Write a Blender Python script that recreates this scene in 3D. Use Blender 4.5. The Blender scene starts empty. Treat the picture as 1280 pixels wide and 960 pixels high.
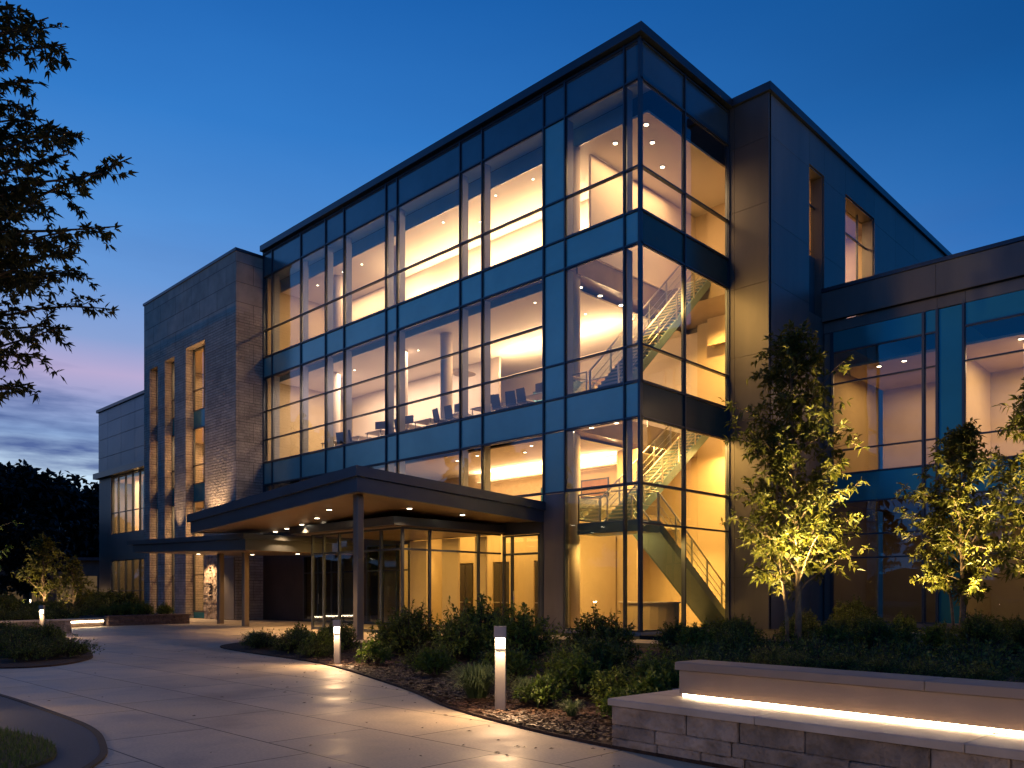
import bpy, math, random
from mathutils import Vector, Matrix
R = math.radians
random.seed(11)
scene = bpy.context.scene
col = scene.collection

# ------------------------------------------------------------------ helpers
def lin(r, g, b):
    def f(c):
        c = c / 255.0
        return c / 12.92 if c <= 0.04045 else ((c + 0.055) / 1.055) ** 2.4
    return (f(r), f(g), f(b), 1.0)

class MB:
    """collects boxes, prisms and tubes; build() links them as one mesh object"""
    def __init__(s):
        s.v = []; s.f = []; s.sm = []
    def quad(s, pts):
        n = len(s.v); s.v += [tuple(p) for p in pts]; s.f.append(tuple(range(n, n + len(pts)))); s.sm.append(False)
    def box(s, x0, x1, y0, y1, z0, z1, M=None):
        n = len(s.v)
        P = [(x, y, z) for z in (z0, z1) for y in (y0, y1) for x in (x0, x1)]
        if M is not None: P = [tuple(M @ Vector(p)) for p in P]
        s.v += P
        for q in ((0, 2, 3, 1), (4, 5, 7, 6), (0, 1, 5, 4), (2, 6, 7, 3), (0, 4, 6, 2), (1, 3, 7, 5)):
            s.f.append(tuple(n + k for k in q)); s.sm.append(False)
        return s
    def cbox(s, x0, x1, y0, y1, z0, z1, c=0.01, M=None):
        """box with chamfered vertical and top edges"""
        n = len(s.v)
        ring = lambda a, z: [(x0 + a + c, y0 + a, z), (x1 - a - c, y0 + a, z), (x1 - a, y0 + a + c, z), (x1 - a, y1 - a - c, z),
                             (x1 - a - c, y1 - a, z), (x0 + a + c, y1 - a, z), (x0 + a, y1 - a - c, z), (x0 + a, y0 + a + c, z)]
        P = ring(0, z0) + ring(0, z1 - c) + ring(c, z1)
        if M is not None: P = [tuple(M @ Vector(p)) for p in P]
        s.v += P
        for k in range(2):
            for i in range(8):
                j = (i + 1) % 8
                s.f.append((n + k * 8 + i, n + k * 8 + j, n + k * 8 + 8 + j, n + k * 8 + 8 + i)); s.sm.append(False)
        s.f.append(tuple(n + 16 + i for i in range(8))); s.sm.append(False)
        s.f.append(tuple(n + 7 - i for i in range(8))); s.sm.append(False)
        return s
    def slab(s, pts, th):
        """convex/any polygon with top z per point, thickness th (number or list)"""
        n = len(s.v); k = len(pts)
        t = th if isinstance(th, (list, tuple)) else [th] * k
        s.v += [tuple(p) for p in pts] + [(p[0], p[1], p[2] - t[i]) for i, p in enumerate(pts)]
        s.f.append(tuple(range(n, n + k))); s.f.append(tuple(range(n + 2 * k - 1, n + k - 1, -1))); s.sm += [False, False]
        for i in range(k):
            j = (i + 1) % k
            s.f.append((n + i, n + k + i, n + k + j, n + j)); s.sm.append(False)
        return s
    def tube(s, pts, rad, seg=8, cap=True):
        rad = rad if isinstance(rad, (list, tuple)) else [rad] * len(pts)
        n = len(s.v); P = [Vector(p) for p in pts]
        up = None
        for i, p in enumerate(P):
            d = (P[min(i + 1, len(P) - 1)] - P[max(i - 1, 0)])
            if d.length < 1e-9: d = Vector((0, 0, 1))
            d.normalize()
            if up is None:
                up = d.orthogonal().normalized()
            up = (up - d * up.dot(d)).normalized(); w = d.cross(up)
            for k in range(seg):
                a = 2 * math.pi * k / seg
                s.v.append(tuple(p + (up * math.cos(a) + w * math.sin(a)) * rad[i]))
        for i in range(len(P) - 1):
            for k in range(seg):
                a = n + i * seg + k; b = n + i * seg + (k + 1) % seg
                s.f.append((a, b, b + seg, a + seg)); s.sm.append(True)
        if cap:
            s.f.append(tuple(n + seg - 1 - k for k in range(seg))); s.sm.append(False)
            m = n + (len(P) - 1) * seg
            s.f.append(tuple(m + k for k in range(seg))); s.sm.append(False)
        return s
    def build(s, name, mat, parent=None, loc=None, rz=0.0):
        me = bpy.data.meshes.new(name)
        me.from_pydata(s.v, [], s.f)
        me.polygons.foreach_set('use_smooth', s.sm)
        me.materials.append(mat)
        me.update()
        o = bpy.data.objects.new(name, me); col.objects.link(o)
        if parent is not None: o.parent = parent
        if loc is not None: o.location = loc
        o.rotation_euler.z = rz
        return o

def tag(o, label=None, cat=None, group=None, kind=None):
    if label: o['label'] = label
    if cat: o['category'] = cat
    if group: o['group'] = group
    if kind: o['kind'] = kind
    return o
def empty(name, loc=(0, 0, 0), rz=0.0, **k):
    o = bpy.data.objects.new(name, None); col.objects.link(o)
    o.location = loc; o.rotation_euler.z = rz; o.empty_display_size = 0.3
    return tag(o, **k)
KIDS = {}
def kids_of(o):
    return [c for c in bpy.data.objects if c.parent == o]
def copy_tree(o, loc, rz=0.0, sc=1.0, label=None, group=None):
    if o.name not in KIDS:
        KIDS[o.name] = [(c, kids_of(c)) for c in kids_of(o)]
    r = o.copy(); col.objects.link(r); r.location = loc; r.rotation_euler.z = rz
    r.scale = (sc, sc, sc) if not isinstance(sc, tuple) else sc
    if label: r['label'] = label
    if group: r['group'] = group
    for c, g in KIDS[o.name]:
        d = c.copy(); col.objects.link(d); d.parent = r
        for e in g:
            h = e.copy(); col.objects.link(h); h.parent = d
    return r

# ------------------------------------------------------------------ materials
def newmat(name):
    m = bpy.data.materials.new(name); m.use_nodes = True
    nt = m.node_tree; nt.nodes.clear()
    return m, nt
def N(nt, typ, **k):
    n = nt.nodes.new(typ)
    for a, b in k.items():
        if a.startswith('i_'):
            n.inputs[a[2:].replace('_', ' ')].default_value = b
        else: setattr(n, a, b)
    return n
def ramp(nt, stops, fac=None, interp='LINEAR'):
    n = nt.nodes.new('ShaderNodeValToRGB'); cr = n.color_ramp; cr.interpolation = interp
    while len(cr.elements) > 1: cr.elements.remove(cr.elements[-1])
    cr.elements[0].position = stops[0][0]; cr.elements[0].color = stops[0][1]
    for p, c in stops[1:]:
        e = cr.elements.new(p); e.color = c
    if fac is not None: nt.links.new(fac, n.inputs[0])
    return n
def pbr(name, color, rough=0.5, metal=0.0, noise=None, var=0.15, bump=0.0, bscale=None, island=0.0, spec=0.5, rvar=0.0, streak=False, bdist=0.02):
    m, nt = newmat(name); L = nt.links
    out = N(nt, 'ShaderNodeOutputMaterial'); p = N(nt, 'ShaderNodeBsdfPrincipled')
    L.new(p.outputs[0], out.inputs[0])
    p.inputs['Roughness'].default_value = rough; p.inputs['Metallic'].default_value = metal
    p.inputs['Specular IOR Level'].default_value = spec
    c = (*color, 1.0) if len(color) == 3 else color
    p.inputs['Base Color'].default_value = c
    tc = N(nt, 'ShaderNodeTexCoord')
    if noise:
        vec = tc.outputs['Object']
        if streak:
            mp = N(nt, 'ShaderNodeMapping'); mp.inputs['Scale'].default_value = (1, 1, 0.15)
            L.new(vec, mp.inputs[0]); vec = mp.outputs[0]
        n = N(nt, 'ShaderNodeTexNoise', i_Scale=noise, i_Detail=6.0, i_Roughness=0.6); L.new(vec, n.inputs['Vector'])
        a = tuple(min(1, x * (1 - var)) for x in c[:3]) + (1,); b = tuple(min(1, x * (1 + var)) for x in c[:3]) + (1,)
        r = ramp(nt, [(0.3, a), (0.7, b)], n.outputs[0]); last = r.outputs[0]
        if island:
            g = N(nt, 'ShaderNodeNewGeometry')
            mr = N(nt, 'ShaderNodeMapRange'); mr.inputs['To Min'].default_value = 1 - island; mr.inputs['To Max'].default_value = 1 + island
            L.new(g.outputs['Random Per Island'], mr.inputs[0])
            mx = N(nt, 'ShaderNodeVectorMath', operation='SCALE'); L.new(last, mx.inputs[0]); L.new(mr.outputs[0], mx.inputs['Scale']); last = mx.outputs[0]
        L.new(last, p.inputs['Base Color'])
        if rvar:
            mr2 = N(nt, 'ShaderNodeMapRange'); mr2.inputs['From Min'].default_value = 0.3; mr2.inputs['From Max'].default_value = 0.7
            mr2.inputs['To Min'].default_value = rough - rvar; mr2.inputs['To Max'].default_value = rough + rvar
            L.new(n.outputs[0], mr2.inputs[0]); L.new(mr2.outputs[0], p.inputs['Roughness'])
    if bump:
        n2 = N(nt, 'ShaderNodeTexNoise', i_Scale=bscale or 20.0, i_Detail=6.0); L.new(tc.outputs['Object'], n2.inputs['Vector'])
        b = N(nt, 'ShaderNodeBump'); b.inputs['Strength'].default_value = bump; b.inputs['Distance'].default_value = bdist
        L.new(n2.outputs[0], b.inputs['Height']); L.new(b.outputs[0], p.inputs['Normal'])
    return m
def emit(name, color, s):
    m, nt = newmat(name); o = N(nt, 'ShaderNodeOutputMaterial'); e = N(nt, 'ShaderNodeEmission')
    e.inputs[0].default_value = (*color, 1); e.inputs[1].default_value = s; nt.links.new(e.outputs[0], o.inputs[0]); return m
def glassmat(name, tint, base=0.06, gain=1.0, rough=0.0, refl=(0.85, 0.93, 1.0)):
    m, nt = newmat(name); L = nt.links
    o = N(nt, 'ShaderNodeOutputMaterial'); mix = N(nt, 'ShaderNodeMixShader')
    t = N(nt, 'ShaderNodeBsdfTransparent'); t.inputs[0].default_value = (*tint, 1)
    g = N(nt, 'ShaderNodeBsdfGlossy'); g.inputs['Roughness'].default_value = rough; g.inputs['Color'].default_value = (*refl, 1)
    # very slight waviness of toughened glass
    tc = N(nt, 'ShaderNodeTexCoord'); nz = N(nt, 'ShaderNodeTexNoise', i_Scale=0.5, i_Detail=1.0); oi = N(nt, 'ShaderNodeObjectInfo'); sc_ = N(nt, 'ShaderNodeMath', operation='MULTIPLY'); sc_.inputs[1].default_value = 37.0; L.new(oi.outputs['Random'], sc_.inputs[0])
    va = N(nt, 'ShaderNodeVectorMath', operation='ADD'); L.new(tc.outputs['Object'], va.inputs[0]); L.new(sc_.outputs[0], va.inputs[1]); L.new(va.outputs[0], nz.inputs['Vector'])
    b = N(nt, 'ShaderNodeBump'); b.inputs['Strength'].default_value = 0.5; b.inputs['Distance'].default_value = 0.02
    L.new(nz.outputs[0], b.inputs['Height']); L.new(b.outputs[0], g.inputs['Normal'])
    f = N(nt, 'ShaderNodeFresnel'); f.inputs[0].default_value = 1.5
    mm = N(nt, 'ShaderNodeMath', operation='MULTIPLY_ADD'); mm.inputs[1].default_value = gain; mm.inputs[2].default_value = base
    L.new(f.outputs[0], mm.inputs[0]); mm.use_clamp = True
    L.new(mm.outputs[0], mix.inputs[0]); L.new(t.outputs[0], mix.inputs[1]); L.new(g.outputs[0], mix.inputs[2]); L.new(mix.outputs[0], o.inputs[0])
    return m
def leafmat(name, c1, c2, trans=0.35):
    m, nt = newmat(name); L = nt.links
    o = N(nt, 'ShaderNodeOutputMaterial'); mix = N(nt, 'ShaderNodeMixShader'); mix.inputs[0].default_value = trans
    g = N(nt, 'ShaderNodeNewGeometry'); r = ramp(nt, [(0.0, (*c1, 1)), (1.0, (*c2, 1))], g.outputs['Random Per Island'])
    p = N(nt, 'ShaderNodeBsdfPrincipled'); p.inputs['Roughness'].default_value = 0.5; p.inputs['Specular IOR Level'].default_value = 0.35
    t = N(nt, 'ShaderNodeBsdfTranslucent')
    L.new(r.outputs[0], p.inputs['Base Color']); L.new(r.outputs[0], t.inputs[0])
    L.new(p.outputs[0], mix.inputs[1]); L.new(t.outputs[0], mix.inputs[2]); L.new(mix.outputs[0], o.inputs[0])
    return m

M = {}
M['mull'] = pbr('mullion_metal', (0.075, 0.09, 0.11), 0.35, 0.6)
M['rail_edge'] = pbr('light_metal', (0.30, 0.33, 0.36), 0.35, 0.7)
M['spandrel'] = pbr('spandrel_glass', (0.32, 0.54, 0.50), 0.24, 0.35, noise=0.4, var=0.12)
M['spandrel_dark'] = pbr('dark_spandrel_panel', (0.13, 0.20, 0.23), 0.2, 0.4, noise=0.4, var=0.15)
M['spandrel_side'] = pbr('shaded_spandrel_glass', (0.05, 0.075, 0.055), 0.25, 0.0, noise=0.4, var=0.15)  # darker copy of the spandrel glass, side-face shade put into its colour
M['teal'] = pbr('teal_back_painted_glass', (0.05, 0.28, 0.31), 0.12, 0.35, noise=0.4, var=0.1)
M['glass'] = glassmat('window_glass', (0.92, 0.93, 0.88), 0.08, 1.3)
M['glass_clear'] = glassmat('lobby_glass', (0.80, 0.86, 0.82), 0.03, 0.9)
M['glass_rail'] = glassmat('balustrade_glass', (0.90, 0.96, 0.93), 0.03, 0.7)
M['panel_dark'] = pbr('shaded_metal_panel', (0.085, 0.08, 0.08), 0.5, 0.1, noise=0.7, var=0.22, island=0.10, streak=True)  # copy of the grey panel, darkened in colour against window light spilling on it
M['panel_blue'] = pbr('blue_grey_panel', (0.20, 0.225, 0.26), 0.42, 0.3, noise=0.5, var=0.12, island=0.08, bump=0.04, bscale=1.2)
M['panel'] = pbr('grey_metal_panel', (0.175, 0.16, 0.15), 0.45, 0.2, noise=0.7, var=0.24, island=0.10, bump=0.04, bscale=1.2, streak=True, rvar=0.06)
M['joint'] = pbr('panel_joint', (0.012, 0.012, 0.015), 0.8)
M['fascia'] = pbr('roof_fascia_metal', (0.07, 0.08, 0.10), 0.35, 0.55, noise=0.8, var=0.12)
M['canopy'] = pbr('canopy_metal', (0.085, 0.10, 0.125), 0.36, 0.5, noise=0.7, var=0.14, rvar=0.06)
M['soffit'] = pbr('bronze_soffit', (0.21, 0.14, 0.09), 0.38, 0.35, noise=0.8, var=0.12, rvar=0.05)
M['column'] = pbr('column_metal', (0.24, 0.20, 0.16), 0.35, 0.6, noise=1.0, var=0.1)
M['wall_cream'] = pbr('cream_plaster', (0.62, 0.50, 0.34), 0.8, noise=0.7, var=0.06)
M['wall_white'] = pbr('white_plaster', (0.70, 0.62, 0.53), 0.8, noise=0.7, var=0.04)
M['wall_dim'] = pbr('beige_partition', (0.46, 0.37, 0.22), 0.8, noise=0.5, var=0.1)
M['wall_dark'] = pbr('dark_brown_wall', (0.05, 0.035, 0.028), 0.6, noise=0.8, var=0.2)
M['ceil'] = pbr('white_ceiling', (0.74, 0.69, 0.62), 0.85, noise=0.5, var=0.03)
M['pocket'] = pbr('sky_tinted_valance', (0.24, 0.38, 0.48), 0.6, noise=0.6, var=0.08)  # blue sky light and a reflective look put into the pocket's colour
M['fin'] = pbr('pale_mullion_fin', (0.24, 0.27, 0.33), 0.5, noise=1.0, var=0.05)
M['floor_in'] = pbr('interior_floor', (0.25, 0.20, 0.15), 0.35, noise=1.2, var=0.15)
M['stair'] = pbr('stair_metal', (0.13, 0.21, 0.25), 0.4, 0.3, noise=1.5, var=0.1)
M['tread'] = pbr('stair_tread', (0.45, 0.42, 0.36), 0.5, noise=2.0, var=0.08)
M['steel'] = pbr('brushed_steel', (0.45, 0.45, 0.44), 0.28, 0.9, noise=3.0, var=0.08)
M['chair'] = pbr('dark_chair_shell', (0.10, 0.10, 0.12), 0.5)
M['table'] = pbr('pale_table_top', (0.55, 0.52, 0.50), 0.4, noise=2.0, var=0.05)
M['door'] = pbr('dark_door_leaf', (0.05, 0.045, 0.04), 0.4, noise=1.0, var=0.15)
M['wood'] = pbr('warm_wood_door', (0.30, 0.16, 0.07), 0.5, noise=2.0, var=0.2, streak=True)
M['down'] = emit('downlight_glow', (1.0, 0.80, 0.52), 14.0)
M['cove'] = emit('cove_strip_glow', (1.0, 0.74, 0.42), 9.0)
M['led'] = emit('led_strip_glow', (1.0, 0.76, 0.48), 24.0)
M['bollard_glow'] = emit('bollard_lens_glow', (1.0, 0.78, 0.50), 9.0)
M['bollard'] = pbr('bollard_aluminium', (0.36, 0.34, 0.32), 0.42, 0.5, noise=4.0, var=0.08)
M['bark'] = pbr('bark', (0.20, 0.14, 0.09), 0.85, noise=9.0, var=0.4, bump=0.6, bscale=30.0)
M['bark_dark'] = pbr('dark_bark', (0.05, 0.04, 0.03), 0.9, noise=9.0, var=0.4, bump=0.6, bscale=20.0)
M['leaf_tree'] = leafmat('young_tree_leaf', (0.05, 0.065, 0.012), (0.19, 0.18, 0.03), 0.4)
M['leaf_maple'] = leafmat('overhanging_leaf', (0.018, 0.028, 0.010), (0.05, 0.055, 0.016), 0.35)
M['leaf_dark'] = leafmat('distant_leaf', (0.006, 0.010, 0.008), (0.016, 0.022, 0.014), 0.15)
M['leaf_shrub'] = leafmat('shrub_leaf', (0.06, 0.10, 0.015), (0.26, 0.32, 0.05), 0.3)
M['leaf_shrub2'] = leafmat('dark_shrub_leaf', (0.04, 0.07, 0.014), (0.18, 0.22, 0.035), 0.25)
M['leaf_lime'] = leafmat('lime_shrub_leaf', (0.05, 0.10, 0.015), (0.14, 0.20, 0.03), 0.35)
M['blade'] = leafmat('grass_blade', (0.03, 0.07, 0.015), (0.09, 0.15, 0.035), 0.3)
M['blade_pale'] = leafmat('pale_grass_blade', (0.07, 0.11, 0.035), (0.18, 0.24, 0.09), 0.3)
M['mulch'] = pbr('bark_mulch', (0.045, 0.025, 0.015), 0.95, noise=14.0, var=0.6, bump=1.0, bscale=40.0)
M['chip'] = leafmat('mulch_chip', (0.02, 0.011, 0.007), (0.13, 0.075, 0.045), 0.0)
M['soil'] = pbr('dark_soil', (0.02, 0.016, 0.012), 0.95, noise=8.0, var=0.4, bump=0.8, bscale=25.0)
M['ground'] = pbr('lawn_ground', (0.016, 0.03, 0.010), 0.95, noise=1.5, var=0.4, bump=0.6, bscale=30.0)
M['asphalt'] = pbr('asphalt', (0.035, 0.036, 0.042), 0.6, noise=60.0, var=0.35, bump=0.35, bscale=150.0)
M['bench_cap'] = pbr('smooth_limestone', (0.50, 0.42, 0.33), 0.6, noise=1.6, var=0.24, bump=0.12, bscale=60.0)
M['bench_back'] = pbr('honed_limestone', (0.31, 0.26, 0.21), 0.6, noise=2.5, var=0.08, bump=0.08, bscale=60.0)
M['block'] = pbr('split_face_stone', (0.33, 0.265, 0.205), 0.9, noise=3.5, var=0.45, bump=1.0, bscale=7.0, island=0.28, bdist=0.12)
M['block_dark'] = pbr('brown_planter_stone', (0.16, 0.11, 0.09), 0.85, noise=5.0, var=0.3, bump=0.9, bscale=9.0, island=0.2, bdist=0.05)
M['kerb'] = pbr('concrete_kerb', (0.30, 0.28, 0.25), 0.75, noise=4.0, var=0.15, bump=0.15, bscale=50.0)
M['boulder'] = pbr('grey_boulder', (0.28, 0.28, 0.29), 0.85, noise=4.0, var=0.3, bump=0.8, bscale=12.0)
M['sign'] = pbr('black_sign_letters', (0.01, 0.01, 0.01), 0.5)
M['roofmat'] = pbr('roof_membrane', (0.08, 0.08, 0.09), 0.9, noise=1.0, var=0.2)
M['pavilion'] = pbr('far_building_wall', (0.13, 0.11, 0.09), 0.8, noise=1.0, var=0.2)

def stone_material():
    m, nt = newmat('coursed_stone'); L = nt.links
    o = N(nt, 'ShaderNodeOutputMaterial'); p = N(nt, 'ShaderNodeBsdfPrincipled'); L.new(p.outputs[0], o.inputs[0])
    tc = N(nt, 'ShaderNodeTexCoord'); sp = N(nt, 'ShaderNodeSeparateXYZ'); L.new(tc.outputs['Object'], sp.inputs[0])
    ad = N(nt, 'ShaderNodeMath', operation='ADD'); L.new(sp.outputs[0], ad.inputs[0]); L.new(sp.outputs[1], ad.inputs[1])
    cb = N(nt, 'ShaderNodeCombineXYZ'); L.new(ad.outputs[0], cb.inputs[0]); L.new(sp.outputs[2], cb.inputs[1])
    # big cladding slabs
    b1 = N(nt, 'ShaderNodeTexBrick'); L.new(cb.outputs[0], b1.inputs['Vector'])
    for k, v in (('Scale', 1.0), ('Mortar Size', 0.014), ('Brick Width', 2.1), ('Row Height', 1.05), ('Bias', 0.0)): b1.inputs[k].default_value = v
    b1.inputs['Color1'].default_value = (0.50, 0.44, 0.38, 1); b1.inputs['Color2'].default_value = (0.40, 0.36, 0.31, 1); b1.inputs['Mortar'].default_value = (0.16, 0.15, 0.145, 1)
    # fine split courses
    b2 = N(nt, 'ShaderNodeTexBrick'); L.new(cb.outputs[0], b2.inputs['Vector'])
    for k, v in (('Scale', 1.0), ('Mortar Size', 0.014), ('Brick Width', 0.62), ('Row Height', 0.15), ('Bias', 0.0)): b2.inputs[k].default_value = v
    b2.inputs['Color1'].default_value = (0.9, 0.9, 0.9, 1); b2.inputs['Color2'].default_value = (0.35, 0.35, 0.35, 1); b2.inputs['Mortar'].default_value = (0, 0, 0, 1)
    nz = N(nt, 'ShaderNodeTexNoise', i_Scale=5.0, i_Detail=7.0, i_Roughness=0.65); L.new(tc.outputs['Object'], nz.inputs['Vector'])
    mpz = N(nt, 'ShaderNodeMapRange'); mpz.inputs['From Min'].default_value = 16.6; mpz.inputs['From Max'].default_value = 16.2; L.new(sp.outputs[2], mpz.inputs[0])
    h = N(nt, 'ShaderNodeMath', operation='ADD'); L.new(b2.outputs[0], h.inputs[0]); L.new(nz.outputs[0], h.inputs[1])
    hm = N(nt, 'ShaderNodeMath', operation='MULTIPLY'); L.new(h.outputs[0], hm.inputs[0]); L.new(mpz.outputs[0], hm.inputs[1])
    sb = N(nt, 'ShaderNodeMath', operation='SUBTRACT'); L.new(hm.outputs[0], sb.inputs[0]); L.new(b1.outputs['Fac'], sb.inputs[1])
    bp = N(nt, 'ShaderNodeBump'); bp.inputs['Strength'].default_value = 1.0; bp.inputs['Distance'].default_value = 0.10
    L.new(sb.outputs[0], bp.inputs['Height']); L.new(bp.outputs[0], p.inputs['Normal'])
    n3 = N(nt, 'ShaderNodeTexNoise', i_Scale=1.3, i_Detail=5.0); L.new(tc.outputs['Object'], n3.inputs['Vector'])
    r = ramp(nt, [(0.3, (0.75, 0.75, 0.75, 1)), (0.7, (1.15, 1.12, 1.1, 1))], n3.outputs[0])
    mx = N(nt, 'ShaderNodeMix', data_type='RGBA', blend_type='MULTIPLY'); mx.inputs[0].default_value = 1.0
    L.new(b1.outputs[0], mx.inputs[6]); L.new(r.outputs[0], mx.inputs[7]); b2r = ramp(nt, [(0.0, (0.55, 0.55, 0.55, 1)), (0.4, (0.88, 0.88, 0.88, 1)), (1.0, (1.12, 1.12, 1.12, 1))], b2.outputs[0])
    mz = N(nt, 'ShaderNodeMix', data_type='RGBA', blend_type='MULTIPLY'); L.new(mpz.outputs[0], mz.inputs[0]); L.new(mx.outputs[2], mz.inputs[6]); L.new(b2r.outputs[0], mz.inputs[7])
    L.new(mz.outputs[2], p.inputs['Base Color'])
    p.inputs['Roughness'].default_value = 0.8
    return m
M['stone'] = stone_material()

def paving_material():
    m, nt = newmat('large_stone_paving'); L = nt.links
    o = N(nt, 'ShaderNodeOutputMaterial'); p = N(nt, 'ShaderNodeBsdfPrincipled'); L.new(p.outputs[0], o.inputs[0])
    tc = N(nt, 'ShaderNodeTexCoord')
    b = N(nt, 'ShaderNodeTexBrick'); L.new(tc.outputs['Object'], b.inputs['Vector']); b.offset = 0.37
    for k, v in (('Scale', 1.0), ('Mortar Size', 0.009), ('Mortar Smooth', 0.2), ('Brick Width', 1.9), ('Row Height', 1.15), ('Bias', 0.0)): b.inputs[k].default_value = v
    b.inputs['Color1'].default_value = (0.58, 0.50, 0.37, 1); b.inputs['Color2'].default_value = (0.49, 0.43, 0.32, 1); b.inputs['Mortar'].default_value = (0.03, 0.026, 0.022, 1)
    n1 = N(nt, 'ShaderNodeTexNoise', i_Scale=0.9, i_Detail=8.0, i_Roughness=0.62); L.new(tc.outputs['Object'], n1.inputs['Vector'])
    n2 = N(nt, 'ShaderNodeTexNoise', i_Scale=35.0, i_Detail=4.0); L.new(tc.outputs['Object'], n2.inputs['Vector'])
    r = ramp(nt, [(0.28, (0.52, 0.51, 0.52, 1)), (0.5, (0.95, 0.93, 0.90, 1)), (0.75, (1.15, 1.1, 1.03, 1))], n1.outputs[0])
    mx = N(nt, 'ShaderNodeMix', data_type='RGBA', blend_type='MULTIPLY'); mx.inputs[0].default_value = 1.0
    L.new(b.outputs[0], mx.inputs[6]); L.new(r.outputs[0], mx.inputs[7])
    r2 = ramp(nt, [(0.3, (0.86, 0.86, 0.86, 1)), (0.7, (1.1, 1.1, 1.1, 1))], n2.outputs[0])
    mx2 = N(nt, 'ShaderNodeMix', data_type='RGBA', blend_type='MULTIPLY'); mx2.inputs[0].default_value = 1.0
    L.new(mx.outputs[2], mx2.inputs[6]); L.new(r2.outputs[0], mx2.inputs[7]); L.new(mx2.outputs[2], p.inputs['Base Color'])
    rr = N(nt, 'ShaderNodeMapRange'); rr.inputs['From Min'].default_value = 0.3; rr.inputs['From Max'].default_value = 0.7
    rr.inputs['To Min'].default_value = 0.40; rr.inputs['To Max'].default_value = 0.75; L.new(n1.outputs[0], rr.inputs[0]); L.new(rr.outputs[0], p.inputs['Roughness'])
    s = N(nt, 'ShaderNodeMath', operation='MULTIPLY_ADD'); s.inputs[1].default_value = -1.0; L.new(b.outputs['Fac'], s.inputs[0])
    m2 = N(nt, 'ShaderNodeMath', operation='MULTIPLY'); m2.inputs[1].default_value = 0.35; L.new(n1.outputs[0], m2.inputs[0]); L.new(m2.outputs[0], s.inputs[2])
    bp = N(nt, 'ShaderNodeBump'); bp.inputs['Strength'].default_value = 0.35; bp.inputs['Distance'].default_value = 0.01
    L.new(s.outputs[0], bp.inputs['Height']); L.new(bp.outputs[0], p.inputs['Normal'])
    p.inputs['Specular IOR Level'].default_value = 0.4
    return m
M['paving'] = paving_material()

# ------------------------------------------------------------------ world: dusk sky
w = bpy.data.worlds.new('World'); scene.world = w; w.use_nodes = True
nt = w.node_tree; nt.nodes.clear(); L = nt.links
wo = N(nt, 'ShaderNodeOutputWorld'); bg = N(nt, 'ShaderNodeBackground'); L.new(bg.outputs[0], wo.inputs[0])
tc = N(nt, 'ShaderNodeTexCoord'); sp = N(nt, 'ShaderNodeSeparateXYZ'); L.new(tc.outputs['Generated'], sp.inputs[0])
el = sp.outputs[2]     # sine of the elevation
glow = [(0.0, lin(110, 122, 160)), (0.09, lin(170, 182, 214)), (0.135, lin(196, 204, 228)), (0.17, lin(128, 144, 190)), (0.205, lin(142, 140, 186)), (0.235, lin(176, 150, 190)),
        (0.27, lin(130, 142, 192)), (0.33, lin(100, 136, 198)), (0.40, lin(76, 128, 198)), (0.48, lin(48, 110, 186)), (0.60, lin(24, 88, 166)), (1.0, lin(10, 48, 104))]
dark = [(0.0, lin(40, 92, 140)), (0.10, lin(40, 112, 180)), (0.25, lin(18, 104, 182)), (0.36, lin(0, 82, 156)), (0.50, lin(0, 60, 122)), (1.0, lin(0, 34, 80))]
rg = ramp(nt, glow, el); rd = ramp(nt, dark, el)
# azimuth factor: 1 toward the afterglow in the west, 0 opposite
dt = N(nt, 'ShaderNodeVectorMath', operation='DOT_PRODUCT'); L.new(tc.outputs['Generated'], dt.inputs[0])
dt.inputs[1].default_value = (-0.97, 0.22, 0)
mr = N(nt, 'ShaderNodeMapRange', interpolation_type='SMOOTHSTEP'); mr.inputs['From Min'].default_value = 0.15; mr.inputs['From Max'].default_value = 1.0; L.new(dt.outputs['Value'], mr.inputs[0])
mx = N(nt, 'ShaderNodeMix', data_type='RGBA'); L.new(mr.outputs[0], mx.inputs[0]); L.new(rd.outputs[0], mx.inputs[6]); L.new(rg.outputs[0], mx.inputs[7])
# low stratus bank in the west
mp = N(nt, 'ShaderNodeMapping'); mp.inputs['Scale'].default_value = (2.2, 2.2, 15.0); L.new(tc.outputs['Generated'], mp.inputs[0])
cn = N(nt, 'ShaderNodeTexNoise', i_Scale=1.9, i_Detail=7.0, i_Roughness=0.55); L.new(mp.outputs[0], cn.inputs['Vector'])
cr = ramp(nt, [(0.44, (0, 0, 0, 1)), (0.60, (1, 1, 1, 1))], cn.outputs[0])
band = ramp(nt, [(0.0, (0.6, 0.6, 0.6, 1)), (0.12, (0.8, 0.8, 0.8, 1)), (0.155, (1, 1, 1, 1)), (0.205, (1, 1, 1, 1)), (0.235, (0.35, 0.35, 0.35, 1)), (0.30, (0.12, 0.12, 0.12, 1)), (0.45, (0.0, 0, 0, 1))], el)
cm = N(nt, 'ShaderNodeMath', operation='MULTIPLY'); L.new(cr.outputs[0], cm.inputs[0]); L.new(band.outputs[0], cm.inputs[1])
cl = N(nt, 'ShaderNodeMix', data_type='RGBA'); L.new(cm.outputs[0], cl.inputs[0]); L.new(mx.outputs[2], cl.inputs[6]); cl.inputs[7].default_value = lin(74, 88, 142)
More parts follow.
